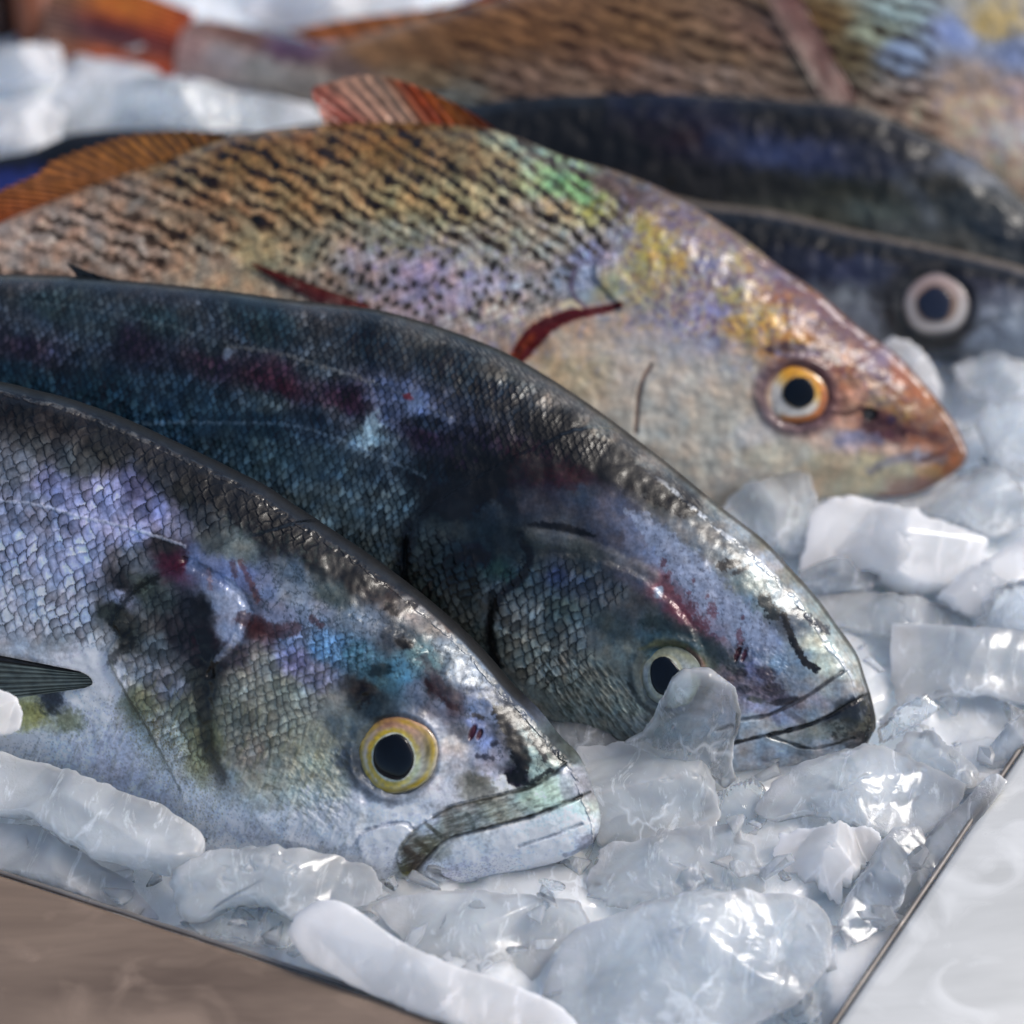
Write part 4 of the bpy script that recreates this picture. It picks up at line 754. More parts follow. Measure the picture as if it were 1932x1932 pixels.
E.relief += fbm(E.x, E.y, 40, 3, 3) * 3; grain(E, .1, 63); E.mul(1.2 + 0 * E.x); E.wet *= .3; E.sat = .74; E.finish(SKIN_SOFT)
E.fin('dorsal_fin', pts('590,82 660,74 760,44 870,16 960,-10 1080,-36'), pts('546,60 650,38 760,24 870,6 960,-30 1080,-66'), fin_paint([(0, 'b07048'), (.4, 'b87840'), (.7, 'b4602c'), (1, 'b06030')], .15, .1), rays=12, h0=0, h1=6, nu=120, nv=16, amp=1.5)
def tailpaint(u, v, x, y, rays):
    c = np.zeros((len(x), 3)); C0 = [(0, 'c87838'), (.3, 'd07a38'), (.5, '7c3c38'), (.62, '5c4048'), (.8, 'b86c48'), (1, 'b85030')]
    c = np.stack([np.interp(u, [q[0] for q in C0], [hexc(q[1])[k] for q in C0]) for k in range(3)], 1)
    m = ((1 - ss(0., .45, v)) * .55 + (1 - ss(0, .12, v)) * .3)[:, None]; c = c * (1 - m) + m * hexc('b8583c'); m = ss(.55, .95, v)[:, None] * .85; c = c * (1 - m) + m * hexc('8a7060')
    return np.clip(c * (1 + .2 * np.cos(2 * math.pi * rays * u) + .2 * fbm(x, y, 30, 3, 3))[:, None], 0, 1)
E.fin('tail_fin', pts('368,24 356,60 350,100 352,152'), pts('120,-70 86,20 84,80 96,112'), tailpaint, rays=16, h0=0, h1=6, nu=120, nv=60, amp=1.6)
hp = float(E.at([1560], [120])[0] / U)
E.fin('pectoral_fin', pts('1560,196 1590,198 1622,192'), pts('1424,-40 1450,-44 1490,-40'), fin_paint([(0, 'a88c7c'), (.5, '9c7064'), (1, '84584c')], .15, .1), rays=7, h0=hp + 3, h1=hp + 10, nu=60, nv=60, amp=1.2)
E.fin('pelvic_fin', pts('1760,240 1762,210 1754,166'), pts('1600,210 1640,180 1690,164'), fin_paint([(0, 'b4a49c'), (1, 'b8a8a4')], .1, .1), rays=6, h0=55, h1=60, nu=50, nv=30, amp=1.2)
# ---SETTING---

# ================================================================== ice
def ice_material(name, milk=0.5, tint=(0.90, 0.96, 1.0), rough=0.06, bstr=0.5, milkcol=(0.86, 0.90, 0.95), nscale=38, spec=0.5):
    m, nt, P, N, L = new_mat(name); out = nt.nodes['Material Output']
    P.inputs['Base Color'].default_value = (*tint, 1); P.inputs['Transmission Weight'].default_value = 1.0; P.inputs['IOR'].default_value = 1.31
    P.inputs['Roughness'].default_value = rough
    P2 = N('ShaderNodeBsdfPrincipled'); P2.inputs['Roughness'].default_value = 0.35; P2.inputs['IOR'].default_value = 1.31
    P2.inputs['Subsurface Weight'].default_value = 1.0; P2.inputs['Subsurface Radius'].default_value = (0.9, 1.0, 1.12); P2.inputs['Subsurface Scale'].default_value = 0.02
    P2.inputs['Coat Weight'].default_value = 0.8; P2.inputs['Coat Roughness'].default_value = 0.03
    n = noise_node(nt, nscale, 3, 0.5, 0.6); at = N('ShaderNodeAttribute'); at.attribute_name = 'core'
    sp_ = N('ShaderNodeSeparateColor'); L(at.outputs['Color'], sp_.inputs[0])
    mr = N('ShaderNodeMapRange'); mr.interpolation_type = 'SMOOTHSTEP'; mr.inputs[1].default_value = 0.3; mr.inputs[2].default_value = 0.7
    mr.inputs[3].default_value = max(0, milk - 0.2); mr.inputs[4].default_value = min(1, milk + 0.2); L(n.outputs[0], mr.inputs[0])
    ml = N('ShaderNodeMath'); ml.operation = 'MULTIPLY'; L(mr.outputs[0], ml.inputs[0]); L(sp_.outputs[0], ml.inputs[1])
    # fine white streaks and trapped bubbles
    n5 = noise_node(nt, 110, 5, 0.7, 2.5, scl=(1, .35, .6)); r5 = ramp(nt, n5.outputs[0], [(0.56, (0, 0, 0)), (0.74, (.6, .6, .6))])
    mm = N('ShaderNodeMath'); mm.operation = 'ADD'; mm.use_clamp = True; L(ml.outputs[0], mm.inputs[0]); L(r5.outputs[0], mm.inputs[1])
    vo = N('ShaderNodeTexVoronoi'); vo.feature = 'DISTANCE_TO_EDGE'; vo.inputs['Scale'].default_value = 42; tcv = N('ShaderNodeTexCoord'); nv_ = noise_node(nt, 60, 3, .6)
    va = N('ShaderNodeVectorMath'); va.operation = 'MULTIPLY_ADD'; va.inputs[1].default_value = (.014, .014, .014); L(nv_.outputs['Color'], va.inputs[0]); L(tcv.outputs['Object'], va.inputs[2]); L(va.outputs[0], vo.inputs['Vector'])
    rv = ramp(nt, vo.outputs['Distance'], [(0.0, (.4, .4, .4)), (0.03, (0, 0, 0))]); nm_ = noise_node(nt, 30, 2, .5); rm = ramp(nt, nm_.outputs[0], [(.5, (0, 0, 0)), (.6, (1, 1, 1))])
    mv = N('ShaderNodeMath'); mv.operation = 'MULTIPLY'; L(rv.outputs[0], mv.inputs[0]); L(rm.outputs[0], mv.inputs[1])
    mm2 = N('ShaderNodeMath'); mm2.operation = 'ADD'; mm2.use_clamp = True; L(mm.outputs[0], mm2.inputs[0]); L(mv.outputs[0], mm2.inputs[1]); mm = mm2
    cr = ramp(nt, n.outputs[0], [(0.3, tuple(c * 0.94 for c in milkcol)), (0.7, milkcol)]); L(cr.outputs[0], P2.inputs['Base Color'])
    b3 = noise_node(nt, 900, 3, 0.6, 1.0); b4 = noise_node(nt, 45, 2, 0.5, 0.5); r4 = ramp(nt, b4.outputs[0], [(0.5, (0, 0, 0)), (0.66, (1, 1, 1))])
    b1 = noise_node(nt, 55, 2, 0.45, 0.9); b2 = noise_node(nt, 300, 2, 0.5, 0.8)
    B1 = bump(nt, b1.outputs[0], bstr, 0.0022); B2 = bump(nt, b2.outputs[0], bstr * 0.45, 0.0004, B1.outputs[0])
    m3 = N('ShaderNodeMath'); m3.operation = 'MULTIPLY'; L(b3.outputs[0], m3.inputs[0]); L(r4.outputs[0], m3.inputs[1]); B3 = bump(nt, m3.outputs[0], min(1, bstr), 0.0005, B2.outputs[0]); B2 = B3
    for p in (P, P2): L(B2.outputs[0], p.inputs['Normal'])
    L(B2.outputs[0], P2.inputs['Coat Normal'])
    mx = N('ShaderNodeMixShader'); L(mm.outputs[0], mx.inputs[0]); L(P.outputs[0], mx.inputs[1]); L(P2.outputs[0], mx.inputs[2]); L(mx.outputs[0], out.inputs['Surface'])
    return m
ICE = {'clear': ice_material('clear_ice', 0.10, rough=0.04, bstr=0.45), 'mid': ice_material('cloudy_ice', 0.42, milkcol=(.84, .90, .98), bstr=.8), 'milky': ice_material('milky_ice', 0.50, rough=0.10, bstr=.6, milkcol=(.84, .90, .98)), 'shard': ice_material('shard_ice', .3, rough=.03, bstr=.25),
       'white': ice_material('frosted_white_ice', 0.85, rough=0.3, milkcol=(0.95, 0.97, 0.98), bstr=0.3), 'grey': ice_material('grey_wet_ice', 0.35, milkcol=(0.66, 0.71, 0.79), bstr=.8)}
def resample_closed(L, n):
    L = np.array(list(L) + [L[0]], float); L = spline(L[::1], 5) * .5 + np.vstack([np.vstack([L[i] + (L[i + 1] - L[i]) * np.linspace(0, 1, 5, endpoint=False)[:, None] for i in range(len(L) - 1)]), L[-1:]]) * .5; d = np.r_[0, np.cumsum(np.hypot(*np.diff(L, axis=0).T))]; q = np.linspace(0, d[-1], n, endpoint=False)
    return np.stack([np.interp(q, d, L[:, 0]), np.interp(q, d, L[:, 1])], 1)
ice_count = [0]
def ice(outline, label, kind='mid', z=0.004, thick=0.012, tilt=(0.0, 0.35), nz=1.0, name='ice_chunk', flat=0.5, group='loose ice chunks', n=150, bulge=0.6):
    """one piece of ice: a rounded slab whose rim follows the traced outline, standing on the pile"""
    thick = thick * .8; ice_count[0] += 1; sd = ice_count[0] * 13
    L = pts(outline) if isinstance(outline, str) else outline
    R = resample_closed(L, n); c = R.mean(0); sz = np.sqrt(np.ptp(R[:, 0]) * np.ptp(R[:, 1]))
    dr = (R - c) / np.linalg.norm(R - c, axis=1)[:, None]; jn = fbm(R[:, 0], R[:, 1], max(14, sz * .16), 3, sd) * min(9, sz * .05) + np.abs(fbm(R[:, 0], R[:, 1], 9, 2, sd + 5)) * 2.5; R = R + dr * (jn * nz)[:, None]
    a = np.linspace(0, 2 * math.pi, n, endpoint=False)
    nr = np.array([tilt[0], -tilt[1], 1.0]); nr /= np.linalg.norm(nr)
    Cc = ground(c[0], c[1], z)
    rho = np.concatenate([np.linspace(0.0, .8, 34), .8 + .2 * np.sin(np.linspace(0, math.pi / 2, 14)[1:])]); rho[0] = 0.002
    X = c[0] + rho[:, None] * (R[:, 0] - c[0]); Y = c[1] + rho[:, None] * (R[:, 1] - c[1])
    P0 = on_plane(X, Y, Cc, nr)
    e = np.cross(nr, [1, 0, 0.0]); 
    prof = (1 - rho ** (2 + 4 * flat)) ** 0.5 if True else 0
    u_, v_ = P0[..., 0] / 0.012, P0[..., 1] / 0.012
    nn = fbm(u_, v_, 1.6, 4, sd) * 0.36 * nz - 0.16 * nz * (1 - ss(0, .12, np.abs(fbm(u_, v_, 0.9, 3, sd + 3)))) + .05 * nz * fbm(u_, v_, .25, 2, sd + 9)
    fac = 0.15 * nz * np.cos(a * 1 + sd)[None] * rho[:, None]
    hf = thick * 0.5 * (prof[:, None] * (1 + nn * (1 - .5 * rho[:, None] ** 6)) + fac * prof[:, None])
    # broken faces: a few random cutting planes across the top, softly blended
    rg = np.random.RandomState(sd); q = P0 - Cc; rad = np.linalg.norm(q[-1], axis=1).mean()
    for kk in range(int(5 * min(1.4, nz + .3))):
        an = rg.uniform(0, 2 * math.pi); sl_ = rg.uniform(.25, .8) * thick / rad; off = thick * 0.5 * rg.uniform(.75, 1.15)
        pl_ = off - sl_ * (q[..., 0] * math.cos(an) + q[..., 1] * math.sin(an)) * 1.0
        kq = thick * .03; dlt = hf - pl_; hf = np.where(dlt > 0, pl_ + kq * (1 - np.exp(-dlt / (kq + 1e-9))), hf)
    hf = np.maximum(hf, thick * .02 * prof[:, None])
    hb = -thick * 0.5 * prof[:, None] * (1 + 0.3 * fbm(u_, v_, 1.3, 3, sd + 7))
    V1 = (P0 + hf[..., None] * nr).reshape(-1, 3); V2 = (P0 + hb[..., None] * nr)[:-1].reshape(-1, 3)
    nrn = len(rho); F1 = grid_faces(nrn, n, True)
    idx = lambda r, k: np.where(r == nrn - 1, (nrn - 1) * n + k, nrn * n + r * n + k)
    r = np.arange(nrn - 1)[:, None] + np.zeros(n, int)[None]; k = np.arange(n)[None] + np.zeros(nrn - 1, int)[:, None]
    F2_ = np.stack([idx(r, k), idx(r, (k + 1) % n), idx(r + 1, (k + 1) % n), idx(r + 1, k)], -1).reshape(-1, 4)
    V = np.vstack([V1, V2]); F = np.vstack([F1, F2_])
    # close the two poles
    V = np.vstack([V, V1[:n].mean(0)[None], V2[:n].mean(0)[None]]); p1, p2 = len(V) - 2, len(V) - 1; j = np.arange(n)
    area2 = 0.5 * np.sum(R[:, 0] * np.roll(R[:, 1], -1) - np.roll(R[:, 0], -1) * R[:, 1])
    cr_ = ((.25 + 1.2 * rho ** 10) if kind in ('clear', 'shard') else (.85 + .5 * rho ** 8))[:, None] * np.ones((1, n)); cc = np.concatenate([cr_.ravel(), cr_[:-1].ravel(), [1, 1]])
    o = mesh_obj(name, V, F, ICE[kind], None, origin=Cc)
    at = o.data.color_attributes.new('core', 'FLOAT_COLOR', 'POINT'); at.data.foreach_set('color', np.stack([cc] * 3 + [cc * 0 + 1], 1).astype(np.float32).ravel())
    import bmesh
    bm = bmesh.new(); bm.from_mesh(o.data); bm.verts.ensure_lookup_table()
    for jj in range(n):
        bm.faces.new((bm.verts[p1], bm.verts[jj], bm.verts[(jj + 1) % n])); b0 = nrn * n
        bm.faces.new((bm.verts[p2], bm.verts[b0 + (jj + 1) % n], bm.verts[b0 + jj]))
    bmesh.ops.recalc_face_normals(bm, faces=bm.faces)
    for f in bm.faces: f.smooth = True
    bm.to_mesh(o.data); bm.free()
    return tag(o, label, 'ice', group)
# ---ICELIST---

ice('1179,1402 1209,1389 1232,1354 1252,1311 1272,1276 1289,1264 1332,1263 1349,1270 1372,1285 1389,1305 1398,1341 1393,1371 1384,1409 1382,1446 1389,1471 1367,1489 1350,1475 1300,1440 1240,1425', 'clear pointed ice shard standing in front of the second fish eye', 'shard', z=0.021, thick=0.011, tilt=(0, 2.6), name='ice_shard', nz=.5, flat=1)
ice('1085,1407 1200,1401 1290,1410 1330,1436 1350,1480 1358,1540 1340,1590 1280,1580 1200,1600 1130,1590 1100,1500', 'smooth milky ice lump in front of the clear shard, with a bright glint', 'milky', z=0.008, thick=0.022, name='ice_lump')
ice('1433,1511 1466,1471 1521,1436 1561,1426 1616,1411 1661,1408 1716,1431 1776,1456 1816,1481 1806,1521 1786,1546 1736,1581 1676,1576 1631,1571 1566,1541 1516,1530 1446,1545 1428,1530', 'wide wet ice slab just below the second fish chin', 'mid', z=0.008, thick=0.015, name='ice_slab')
ice('1461,1611 1471,1576 1531,1560 1616,1556 1666,1576 1641,1626 1591,1671 1586,1701 1531,1661 1476,1641', 'frosty white ice lump under the wide wet slab', 'white', z=0.006, thick=0.018, name='ice_lump', nz=1.5)
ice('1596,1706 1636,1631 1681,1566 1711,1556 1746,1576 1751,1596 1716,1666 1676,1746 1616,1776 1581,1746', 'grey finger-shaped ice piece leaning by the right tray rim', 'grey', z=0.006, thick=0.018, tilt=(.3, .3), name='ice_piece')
ice('1041,1816 1066,1766 1131,1736 1216,1706 1316,1686 1416,1681 1491,1686 1541,1701 1566,1746 1571,1796 1546,1846 1491,1896 1416,1935 1216,1950 1066,1935 1026,1891', 'large rounded cloudy ice disc at the bottom, left of the pale rim', 'mid', z=0.008, thick=0.020, name='ice_disc')
ice('540,1761 555,1731 595,1698 630,1697 670,1716 720,1756 780,1796 850,1826 966,1861 1060,1900 1100,1960 966,1975 850,1935 750,1895 650,1850 575,1810', 'bright opaque white ice slab beside the brown front rim', 'white', z=0.010, thick=0.016, name='ice_slab', nz=.9)
ice('0,1418 100,1448 200,1481 300,1521 375,1566 385,1596 370,1631 320,1651 250,1631 170,1611 100,1566 45,1531 -60,1520 -80,1400', 'long smooth grey ice slab lying along the front fish belly', 'milky', z=0.016, thick=0.018, name='ice_slab', nz=1.35)
ice('-60,1540 0,1552 75,1561 125,1596 190,1631 250,1666 272,1700 300,1734 270,1728 150,1686 0,1640 -80,1618', 'flat pale ice slab against the brown rim, lower left', 'milky', z=0.006, thick=0.010, name='ice_slab')
ice('320,1666 340,1631 400,1611 500,1601 600,1611 700,1636 720,1666 710,1696 675,1711 600,1706 550,1731 500,1701 425,1706 380,1736 340,1731', 'broad cloudy ice slab under the front fish throat', 'milky', z=0.010, thick=0.018, name='ice_slab', nz=1.35)
ice('1115,1640 1150,1585 1200,1595 1300,1558 1385,1556 1420,1600 1445,1680 1380,1700 1260,1715 1150,1705 1110,1690', 'crackled clear ice lump between the white lump and the front fish mouth', 'mid', z=0.006, thick=0.018, nz=1.8, name='ice_lump')
ice('1656,1376 1691,1341 1746,1311 1771,1336 1756,1351 1690,1390 1660,1402', 'thin ice sliver just right of the second fish lips', 'clear', z=0.008, thick=0.007, tilt=(.2, .4), name='ice_sliver')
ice('1686,1416 1716,1381 1751,1379 1786,1411 1846,1456 1830,1490 1760,1465 1716,1431', 'small rounded ice piece behind the wide wet slab', 'mid', z=0.006, thick=0.014, name='ice_piece')
ice('1851,1436 1896,1376 1932,1350 1985,1350 1950,1400 1906,1431 1886,1461', 'grey wedge of ice at the right edge by the pale rim', 'grey', z=0.006, thick=0.016, name='ice_wedge')
ice('1520,1010 1535,965 1575,940 1620,936 1660,946 1740,980 1800,1000 1862,1022 1850,1060 1810,1100 1760,1120 1700,1112 1640,1080 1570,1080 1515,1095', 'big bright white ice block under the golden fish chin', 'white', z=0.012, thick=0.026, tilt=(.1, .5), name='ice_block')
ice('1340,975 1400,925 1470,895 1510,888 1530,905 1545,960 1515,1040 1450,1030 1390,990', 'pale blurred ice piece against the golden fish throat', 'milky', z=0.012, thick=0.020, name='ice_piece')
ice('1536,1125 1616,1116 1716,1126 1791,1146 1836,1175 1816,1210 1690,1200 1580,1180', 'long translucent ice plate behind the second fish snout', 'mid', z=0.006, thick=0.014, name='ice_plate')
ice('1681,1175 1766,1181 1932,1191 2000,1250 1960,1330 1866,1310 1766,1318 1696,1335 1678,1250', 'wide flat pale ice plate right of the second fish snout', 'milky', z=0.006, thick=0.012, name='ice_plate', nz=.5)
ice('1506,1076 1540,1060 1600,1054 1641,1066 1656,1085 1640,1111 1566,1118 1516,1108', 'small oval grey ice pebble below the big white block', 'grey', z=0.010, thick=0.014, name='ice_pebble')
ice('1846,1176 1866,1126 1932,1091 1990,1120 1990,1190 1932,1206 1880,1200', 'bubbly grey ice stone at the right edge', 'grey', z=0.012, thick=0.018, nz=1.8, name='ice_stone')
ice('1771,1126 1816,1081 1880,1050 1932,1012 1990,1030 1960,1080 1890,1120 1841,1166', 'pointed white ice splinter at the right edge above the bubbly stone', 'white', z=0.012, thick=0.012, name='ice_splinter')
ice('1666,648 1681,636 1716,645 1746,670 1776,730 1770,760 1740,725 1706,690', 'upright white ice sliver between golden fish forehead and grey fish chin', 'white', z=0.012, thick=0.012, tilt=(0, .8), name='ice_sliver')
ice('-50,1290 0,1301 30,1315 42,1345 35,1375 0,1388 -50,1385', 'little white ice nugget resting on the front fish pectoral fin', 'white', z=0.046, thick=0.014, tilt=(0, .6), name='ice_nugget', nz=.6)
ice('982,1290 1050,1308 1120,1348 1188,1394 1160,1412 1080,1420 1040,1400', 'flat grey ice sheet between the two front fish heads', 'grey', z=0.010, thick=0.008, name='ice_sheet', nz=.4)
ice('700,1712 760,1690 880,1680 1000,1690 1090,1700 1110,1740 1050,1790 1000,1850 880,1835 780,1790', 'broad smooth ice sheet below the front fish mouth', 'milky', z=0.005, thick=0.012, name='ice_sheet', nz=.8)
ice('1120,1560 1200,1530 1260,1560 1230,1610 1160,1650 1060,1660 1090,1620', 'glassy ice chip at the front fish lips', 'clear', z=0.001, thick=0.012, name='ice_chip')
ice('1350,1500 1420,1470 1450,1500 1440,1560 1400,1590 1350,1570', 'glassy ice chip between milky lump and wide wet slab', 'clear', z=0.004, thick=0.012, name='ice_chip')
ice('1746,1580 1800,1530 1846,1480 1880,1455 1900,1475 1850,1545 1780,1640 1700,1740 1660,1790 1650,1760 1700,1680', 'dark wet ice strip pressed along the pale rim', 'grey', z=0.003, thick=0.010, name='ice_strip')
ice('1840,790 1870,760 1932,750 1990,790 1990,880 1932,900 1870,870', 'blurred ice chunk at the right edge past the golden fish snout', 'milky', z=0.010, thick=0.018)
ice('1740,960 1800,900 1870,880 1932,930 1940,990 1870,1010 1800,985', 'cloudy ice chunk between golden fish snout and right edge', 'mid', z=0.008, thick=0.016)
ice('1800,690 1860,670 1950,690 1990,740 1900,760 1830,745', 'pale ice chunk under the grey fish chin', 'milky', z=0.010, thick=0.018)
ice('340,1740 420,1715 520,1712 560,1740 540,1790 460,1780 380,1770', 'shadowed clear ice piece beside the brown rim, left of the white slab', 'clear', z=0.004, thick=0.012)
ice('-20,110 40,92 104,84 118,120 100,150 40,160 -20,165', 'white ice block at the left edge under the reddish post', 'white', z=0.012, thick=0.026, tilt=(0, .6), name='ice_block')
ice('90,190 150,140 260,150 380,165 500,180 590,200 612,240 500,262 300,258 140,262', 'wide white ice bank under the orange tail', 'milky', z=0.012, thick=0.03, tilt=(0, .5), name='ice_bank')
ice('-30,200 60,180 120,210 110,260 60,290 -30,300', 'blurred ice chunk at the left edge above the navy fish', 'white', z=0.012, thick=0.024)
ice('450,20 520,-20 640,-30 800,-10 790,20 680,30 560,52 500,44', 'bright white ice block behind the orange tail, top edge', 'white', z=0.014, thick=0.026, tilt=(0, .6), name='ice_block')

# the pile underneath, one uncounted mass of small pieces
def ice_bed():
    x = np.arange(-0.42, 0.36, 0.0013); y = np.arange(-0.26, 0.62, 0.0013); X, Y = np.meshgrid(x, y, indexing='ij'); Z = np.full(X.shape, -0.0015) + 0.002 * fbm(X * 100, Y * 100, 2.5, 3, 4)
    rg = np.random.RandomState(5)
    for i in range(1700):
        cx, cy_ = rg.uniform(-.42, .36), rg.uniform(-.26, .62); r1 = rg.uniform(.008, .021); r2 = r1 * rg.uniform(.45, 1); an = rg.uniform(0, math.pi); z0 = rg.uniform(-.004, -.0005); gx, gy = rg.normal(0, .13, 2)
        i0, i1 = np.searchsorted(x, [cx - r1 * 1.2, cx + r1 * 1.2]); j0, j1 = np.searchsorted(y, [cy_ - r1 * 1.2, cy_ + r1 * 1.2])
        xx = X[i0:i1, j0:j1] - cx; yy = Y[i0:i1, j0:j1] - cy_
        if xx.size == 0: continue
        a = (xx * math.cos(an) + yy * math.sin(an)) / r1; b = (-xx * math.sin(an) + yy * math.cos(an)) / r2
        n_ = fbm(xx * 100 + i * 7, yy * 100, 1.1, 3, i); rho = (np.abs(a) ** 3 + np.abs(b) ** 3) ** (1 / 3) * (1 + .22 * n_)
        h = z0 + xx * gx + yy * gy + min(.0045, r2 * .4) * np.clip(1 - rho ** 6, 0, 1) ** .5 + .0012 * n_
        Z[i0:i1, j0:j1] = np.where(rho < 1, np.maximum(Z[i0:i1, j0:j1], h), Z[i0:i1, j0:j1])
    Z = np.minimum(Z, 0.004 + 0.1 * np.maximum(Z - .004, 0))
    return X, Y, Z
X, Y, Z = ice_bed()
# keep the pile inside the tray
def ln(p, q, z): a = ground(*p, z); b = ground(*q, z); return a[:2], b[:2]
ZR = 0.007
fa, fb = ln((0, 1645), (880, 1932), ZR); ra_, rb_ = ln((1932, 1405), (1575, 1932), ZR)
fd = (fb - fa) / np.linalg.norm(fb - fa); fnv = np.array([-fd[1], fd[0]]); rdv = (rb_ - ra_) / np.linalg.norm(rb_ - ra_); rnv = np.array([rdv[1], -rdv[0]])
if fnv[1] < 0: fnv = -fnv
if rnv[0] > 0: rnv = -rnv
inn = ((X - fa[0]) * fnv[0] + (Y - fa[1]) * fnv[1] > 0.001) & ((X - ra_[0]) * rnv[0] + (Y - ra_[1]) * rnv[1] > 0.001)
Zm = np.where(inn, Z, -0.03)
F = grid_faces(*X.shape); keep = inn.ravel()[F].any(1)
bed = mesh_obj('crushed_ice', np.stack([X.ravel(), Y.ravel(), Zm.ravel()], 1), F[keep], None or ICE['white'], origin=np.array([0, 0, 0.0]))
bed.data.materials.clear()
BED = ice_material('packed_ice', 0.9, rough=0.15, milkcol=(0.86, 0.91, 0.98), bstr=0.8); bed.data.materials.append(BED)
at = bed.data.color_attributes.new('core', 'FLOAT_COLOR', 'POINT'); at.data.foreach_set('color', np.ones(len(bed.data.vertices) * 4, np.float32))
tag(bed, 'packed crushed ice filling the tray under the fish', None, None, 'stuff')

# broken chips and slivers scattered over the pile, too many and too small to count
def chips():
    rg = np.random.RandomState(9); V = []; F = []
    for i in range(900):
        px, py = rg.uniform(-60, 1990), rg.uniform(0, 1932); p = ground(px, py, 0.0)
        if (p[0] - fa[0]) * fnv[0] + (p[1] - fa[1]) * fnv[1] < .006 or (p[0] - ra_[0]) * rnv[0] + (p[1] - ra_[1]) * rnv[1] < .006: continue
        r = rg.uniform(.0018, .0065); el = rg.uniform(.35, .9); an = rg.uniform(0, math.pi); th = r * rg.uniform(.25, .5)
        i_ = np.clip(np.searchsorted(X[:, 0], p[0]), 0, X.shape[0] - 1); j_ = np.clip(np.searchsorted(Y[0], p[1]), 0, Y.shape[1] - 1)
        zz = Z[i_, j_] + th * .5 + rg.uniform(0, .006); k = rg.randint(5, 8); a = np.sort(rg.uniform(0, 2 * math.pi, k)); rr = r * rg.uniform(.75, 1.1, k)
        ex = np.array([math.cos(an), math.sin(an), rg.normal(0, .25)]); ey = np.array([-math.sin(an), math.cos(an), rg.normal(0, .35)]) * el; ez = np.cross(ex, ey); ez /= np.linalg.norm(ez)
        b = len(V); c0 = np.array([p[0], p[1], zz])
        ring = [c0 + ex * q * math.cos(t_) + ey * q * math.sin(t_) for q, t_ in zip(rr, a)]
        for lv, sc in ((-.5, .8), (-.2, 1), (.2, 1), (.5, .72)): V += [c0 + (q - c0) * sc + ez * th * lv for q in ring]
        V += [c0 - ez * th * .55, c0 + ez * th * .58]
        for l_ in range(3): F += [[b + l_ * k + j, b + l_ * k + (j + 1) % k, b + (l_ + 1) * k + (j + 1) % k, b + (l_ + 1) * k + j] for j in range(k)]
        F += [[b + (j + 1) % k, b + j, b + 4 * k, b + 4 * k] for j in range(k)]; F += [[b + 3 * k + j, b + 3 * k + (j + 1) % k, b + 4 * k + 1, b + 4 * k + 1] for j in range(k)]
    V = np.array(V); me = bpy.data.meshes.new('ice_chips'); me.from_pydata(V.tolist(), [], [list(dict.fromkeys(f)) for f in F]); me.update(); me.materials.append(ICE['clear']); me.materials.append(ICE['mid'])
    for f_ in me.polygons: f_.material_index = int(f_.vertices[0] // 26) % 3 != 0
    at = me.color_attributes.new('core', 'FLOAT_COLOR', 'POINT'); at.data.foreach_set('color', np.ones(len(V) * 4, np.float32))
    o = bpy.data.objects.new('ice_chips', me); COL.objects.link(o); tag(o, 'tiny glassy ice chips strewn over the pile', None, None, 'stuff')
chips()
# ================================================================== steel display tray
def steel(name, col, col2, rough, sc, metal=0.5):
    m, nt, P, N, L = new_mat(name); n = noise_node(nt, sc, 5, 0.62, 0.4, scl=(.5, 2.2, 1)); r = ramp(nt, n.outputs[0], [(0.35, col), (0.65, col2)])
    n2 = noise_node(nt, 45, 3, 0.5, 1.2); r2 = ramp(nt, n2.outputs[0], [(0.52, (0, 0, 0)), (0.74, (1, 1, 1))])
    mx = N('ShaderNodeMix'); mx.data_type = 'RGBA'; L(r2.outputs[0], mx.inputs[0]); L(r.outputs[0], mx.inputs[6]); mx.inputs[7].default_value = (*[min(1, c * 1.12) for c in col2], 1)
    L(mx.outputs[2], P.inputs['Base Color']); P.inputs['Metallic'].default_value = metal
    mr = N('ShaderNodeMapRange'); mr.inputs[3].default_value = rough; mr.inputs[4].default_value = rough * .35; L(r2.outputs[0], mr.inputs[0]); L(mr.outputs[0], P.inputs['Roughness'])
    b = bump(nt, r2.outputs[0], .15, .0005); b2 = bump(nt, n.outputs[0], .15, .001, b.outputs[0]); L(b2.outputs[0], P.inputs['Normal']); return m
PALE = steel('pale_wet_steel', (.52, .515, .48), (.70, .69, .65), .32, 14, .05); BROWN = steel('stained_dull_reflection_steel', (.12, .082, .058), (.25, .18, .13), .42, 16, .1)  # one tray metal; brown (stain too) and pale colours carry each rim's light reflection
corner = None
A2 = np.stack([fd, -rdv], 1); tt_ = np.linalg.solve(A2, ra_ - fa); corner = fa + fd * tt_[0]
tray = empty('display_tray', (corner[0], corner[1], 0), 'shallow steel display tray holding the ice, brown front rim and pale right rim', 'tray')
def rim(name, p, d, nrm, length, mat, back, width=0.075, label=None):
    # profile across the rim: inner wall, rounded lip, flat flange, outer drop
    pr = [(0.0015, -0.045), (0.0, -0.004), (-0.0003, -0.0012), (-0.0014, -0.0002), (-0.003, 0.0), (-0.02, 0.0002), (-width, 0.0), (-width - .0015, -.001), (-width - .002, -.03), (-width + .001, -.03), (-width + .001, -.003), (-0.003, -.003), (-0.0015, -.045)]
    us = np.linspace(-back, length, 60); V = []
    for u in us:
        for a, b in pr:
            q = p + d * u + nrm * a
            # mitre at the corner
            V.append([q[0], q[1], ZR + b])
    V = np.array(V); V = V.reshape(60, len(pr), 3)
    for j, (a, b) in enumerate(pr):
        V[0, j, :2] = p + d * (a if back == 0 else -back) + nrm * a
    o = mesh_obj(name, V.reshape(-1, 3), grid_faces(60, len(pr), True), mat, tray)
    if label: o['label'] = label
    md = None
    for pl in o.data.polygons: pl.use_smooth = True
    return o
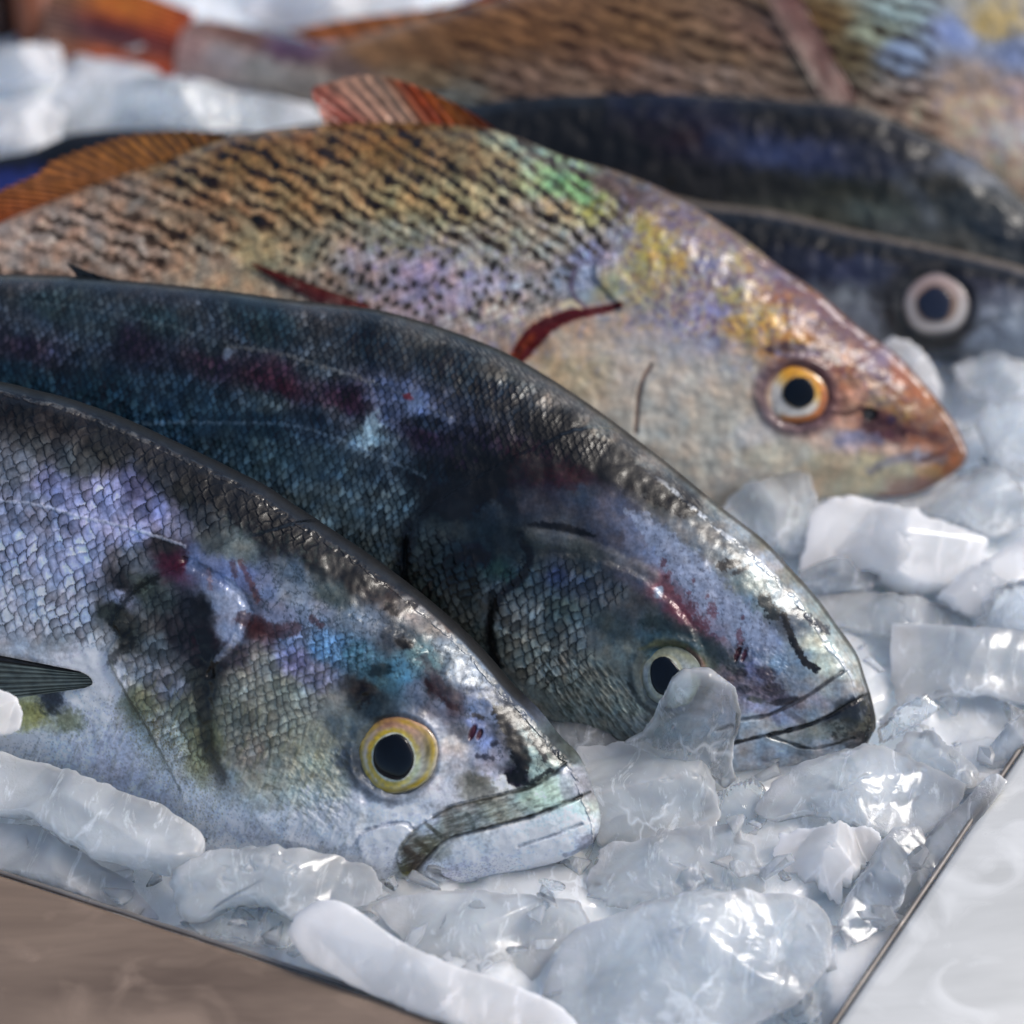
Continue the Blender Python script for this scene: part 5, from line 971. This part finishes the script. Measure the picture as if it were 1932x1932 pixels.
rim('front_rim', corner, -fd, fnv, 0.75, BROWN, 0, label='stained brown front rim, its duller reflection put into the colour')
rim('right_rim', corner, -rdv, rnv, 0.95, PALE, 0, label='pale wet right rim, its sky reflection put into the colour')
DARKST = steel('dark_edge_steel', (.13, .11, .095), (.26, .235, .21), .4, 30, .3)
def lip(name, d, nrm, length):
    k = 10; us = np.linspace(0.001, length, 80); V = []
    for u in us:
        for j in range(k):
            a = 2 * math.pi * j / k; q = corner + d * u + nrm * (.0006 + .0007 * math.cos(a)); V.append([q[0], q[1], ZR - .0010 + .0007 * math.sin(a) + .00008 * math.sin(u * 300)])
    mesh_obj(name, np.array(V), grid_faces(80, k, True), DARKST, tray)['label'] = 'dark folded metal edge of the rim'
lip('rim_edge', -fd, fnv, .75); lip('rim_edge', -rdv, rnv, .95)
c2 = corner + (-rdv) * 0.95; c3 = corner + (-fd) * 0.75
rim('back_rim', c2, -fd, -fnv, 0.75, PALE, 0); rim('left_rim', c3, -rdv, -rnv, 0.95, PALE, 0)
q = [corner, corner - fd * .75, corner - fd * .75 - rdv * .95, corner - rdv * .95]
V = np.array([[a[0], a[1], -.044] for a in q] + [[a[0], a[1], -.046] for a in q])
mesh_obj('tray_floor', V, np.array([[0, 1, 2, 3], [7, 6, 5, 4], [0, 4, 5, 1], [1, 5, 6, 2], [2, 6, 7, 3], [3, 7, 4, 0]]), PALE, tray, smooth=False)

# reddish post at the upper left, far behind
def post():
    m, nt, P, N, L = new_mat('reddish_wood'); n = noise_node(nt, 6, 4, .6, scl=(8, 8, 1)); r = ramp(nt, n.outputs[0], [(.3, (.16, .045, .02)), (.7, (.34, .12, .06))]); L(r.outputs[0], P.inputs['Base Color']); P.inputs['Roughness'].default_value = .6
    b0 = ground(50, 96, 0.0); b0 = b0 + np.array([0, 0.004, -0.05]); r_ = empty('wooden_post', b0, 'blurred reddish-brown post at the upper left corner', 'post')
    def box(name, x0, x1, y0, y1, z0, z1, mt):
        w = .004; V = []; 
        for z in (z0, z1):
            for a, b in ((x0 + w, y0), (x1 - w, y0), (x1, y0 + w), (x1, y1 - w), (x1 - w, y1), (x0 + w, y1), (x0, y1 - w), (x0, y0 + w)): V.append([b0[0] + a, b0[1] + b, b0[2] + z])
        F = [[i, (i + 1) % 8, 8 + (i + 1) % 8, 8 + i] for i in range(8)]; F += [[8, 9, 10, 11], [8, 11, 12, 15], [12, 13, 14, 15], [3, 2, 1, 0], [7, 4, 3, 0], [7, 6, 5, 4]]
        return mesh_obj(name, V, F, mt, r_, smooth=False)
    box('upright', -.0045, .0055, 0, .03, 0, .10, m)
    m2, nt, P, N, L = new_mat('dark_wood'); n = noise_node(nt, 8, 3); r = ramp(nt, n.outputs[0], [(.3, (.02, .006, .004)), (.7, (.05, .015, .01))]); L(r.outputs[0], P.inputs['Base Color'])
    box('side_board', -.09, -.005, 0.005, .025, 0, .10, m2)
post()
# table the tray stands on
m, nt, P, N, L = new_mat('grey_table'); n = noise_node(nt, 12, 5); r = ramp(nt, n.outputs[0], [(.3, (.25, .24, .22)), (.7, (.36, .35, .33))]); L(r.outputs[0], P.inputs['Base Color']); P.inputs['Roughness'].default_value = .6
T = 1.6; V = np.array([[-T, -T, -.07], [T, -T, -.07], [T, T + .6, -.07], [-T, T + .6, -.07]]); tb = mesh_obj('table_surface', V, np.array([[0, 1, 2, 3]]), m, smooth=False); tag(tb, None, None, None, 'structure')
# ---END---
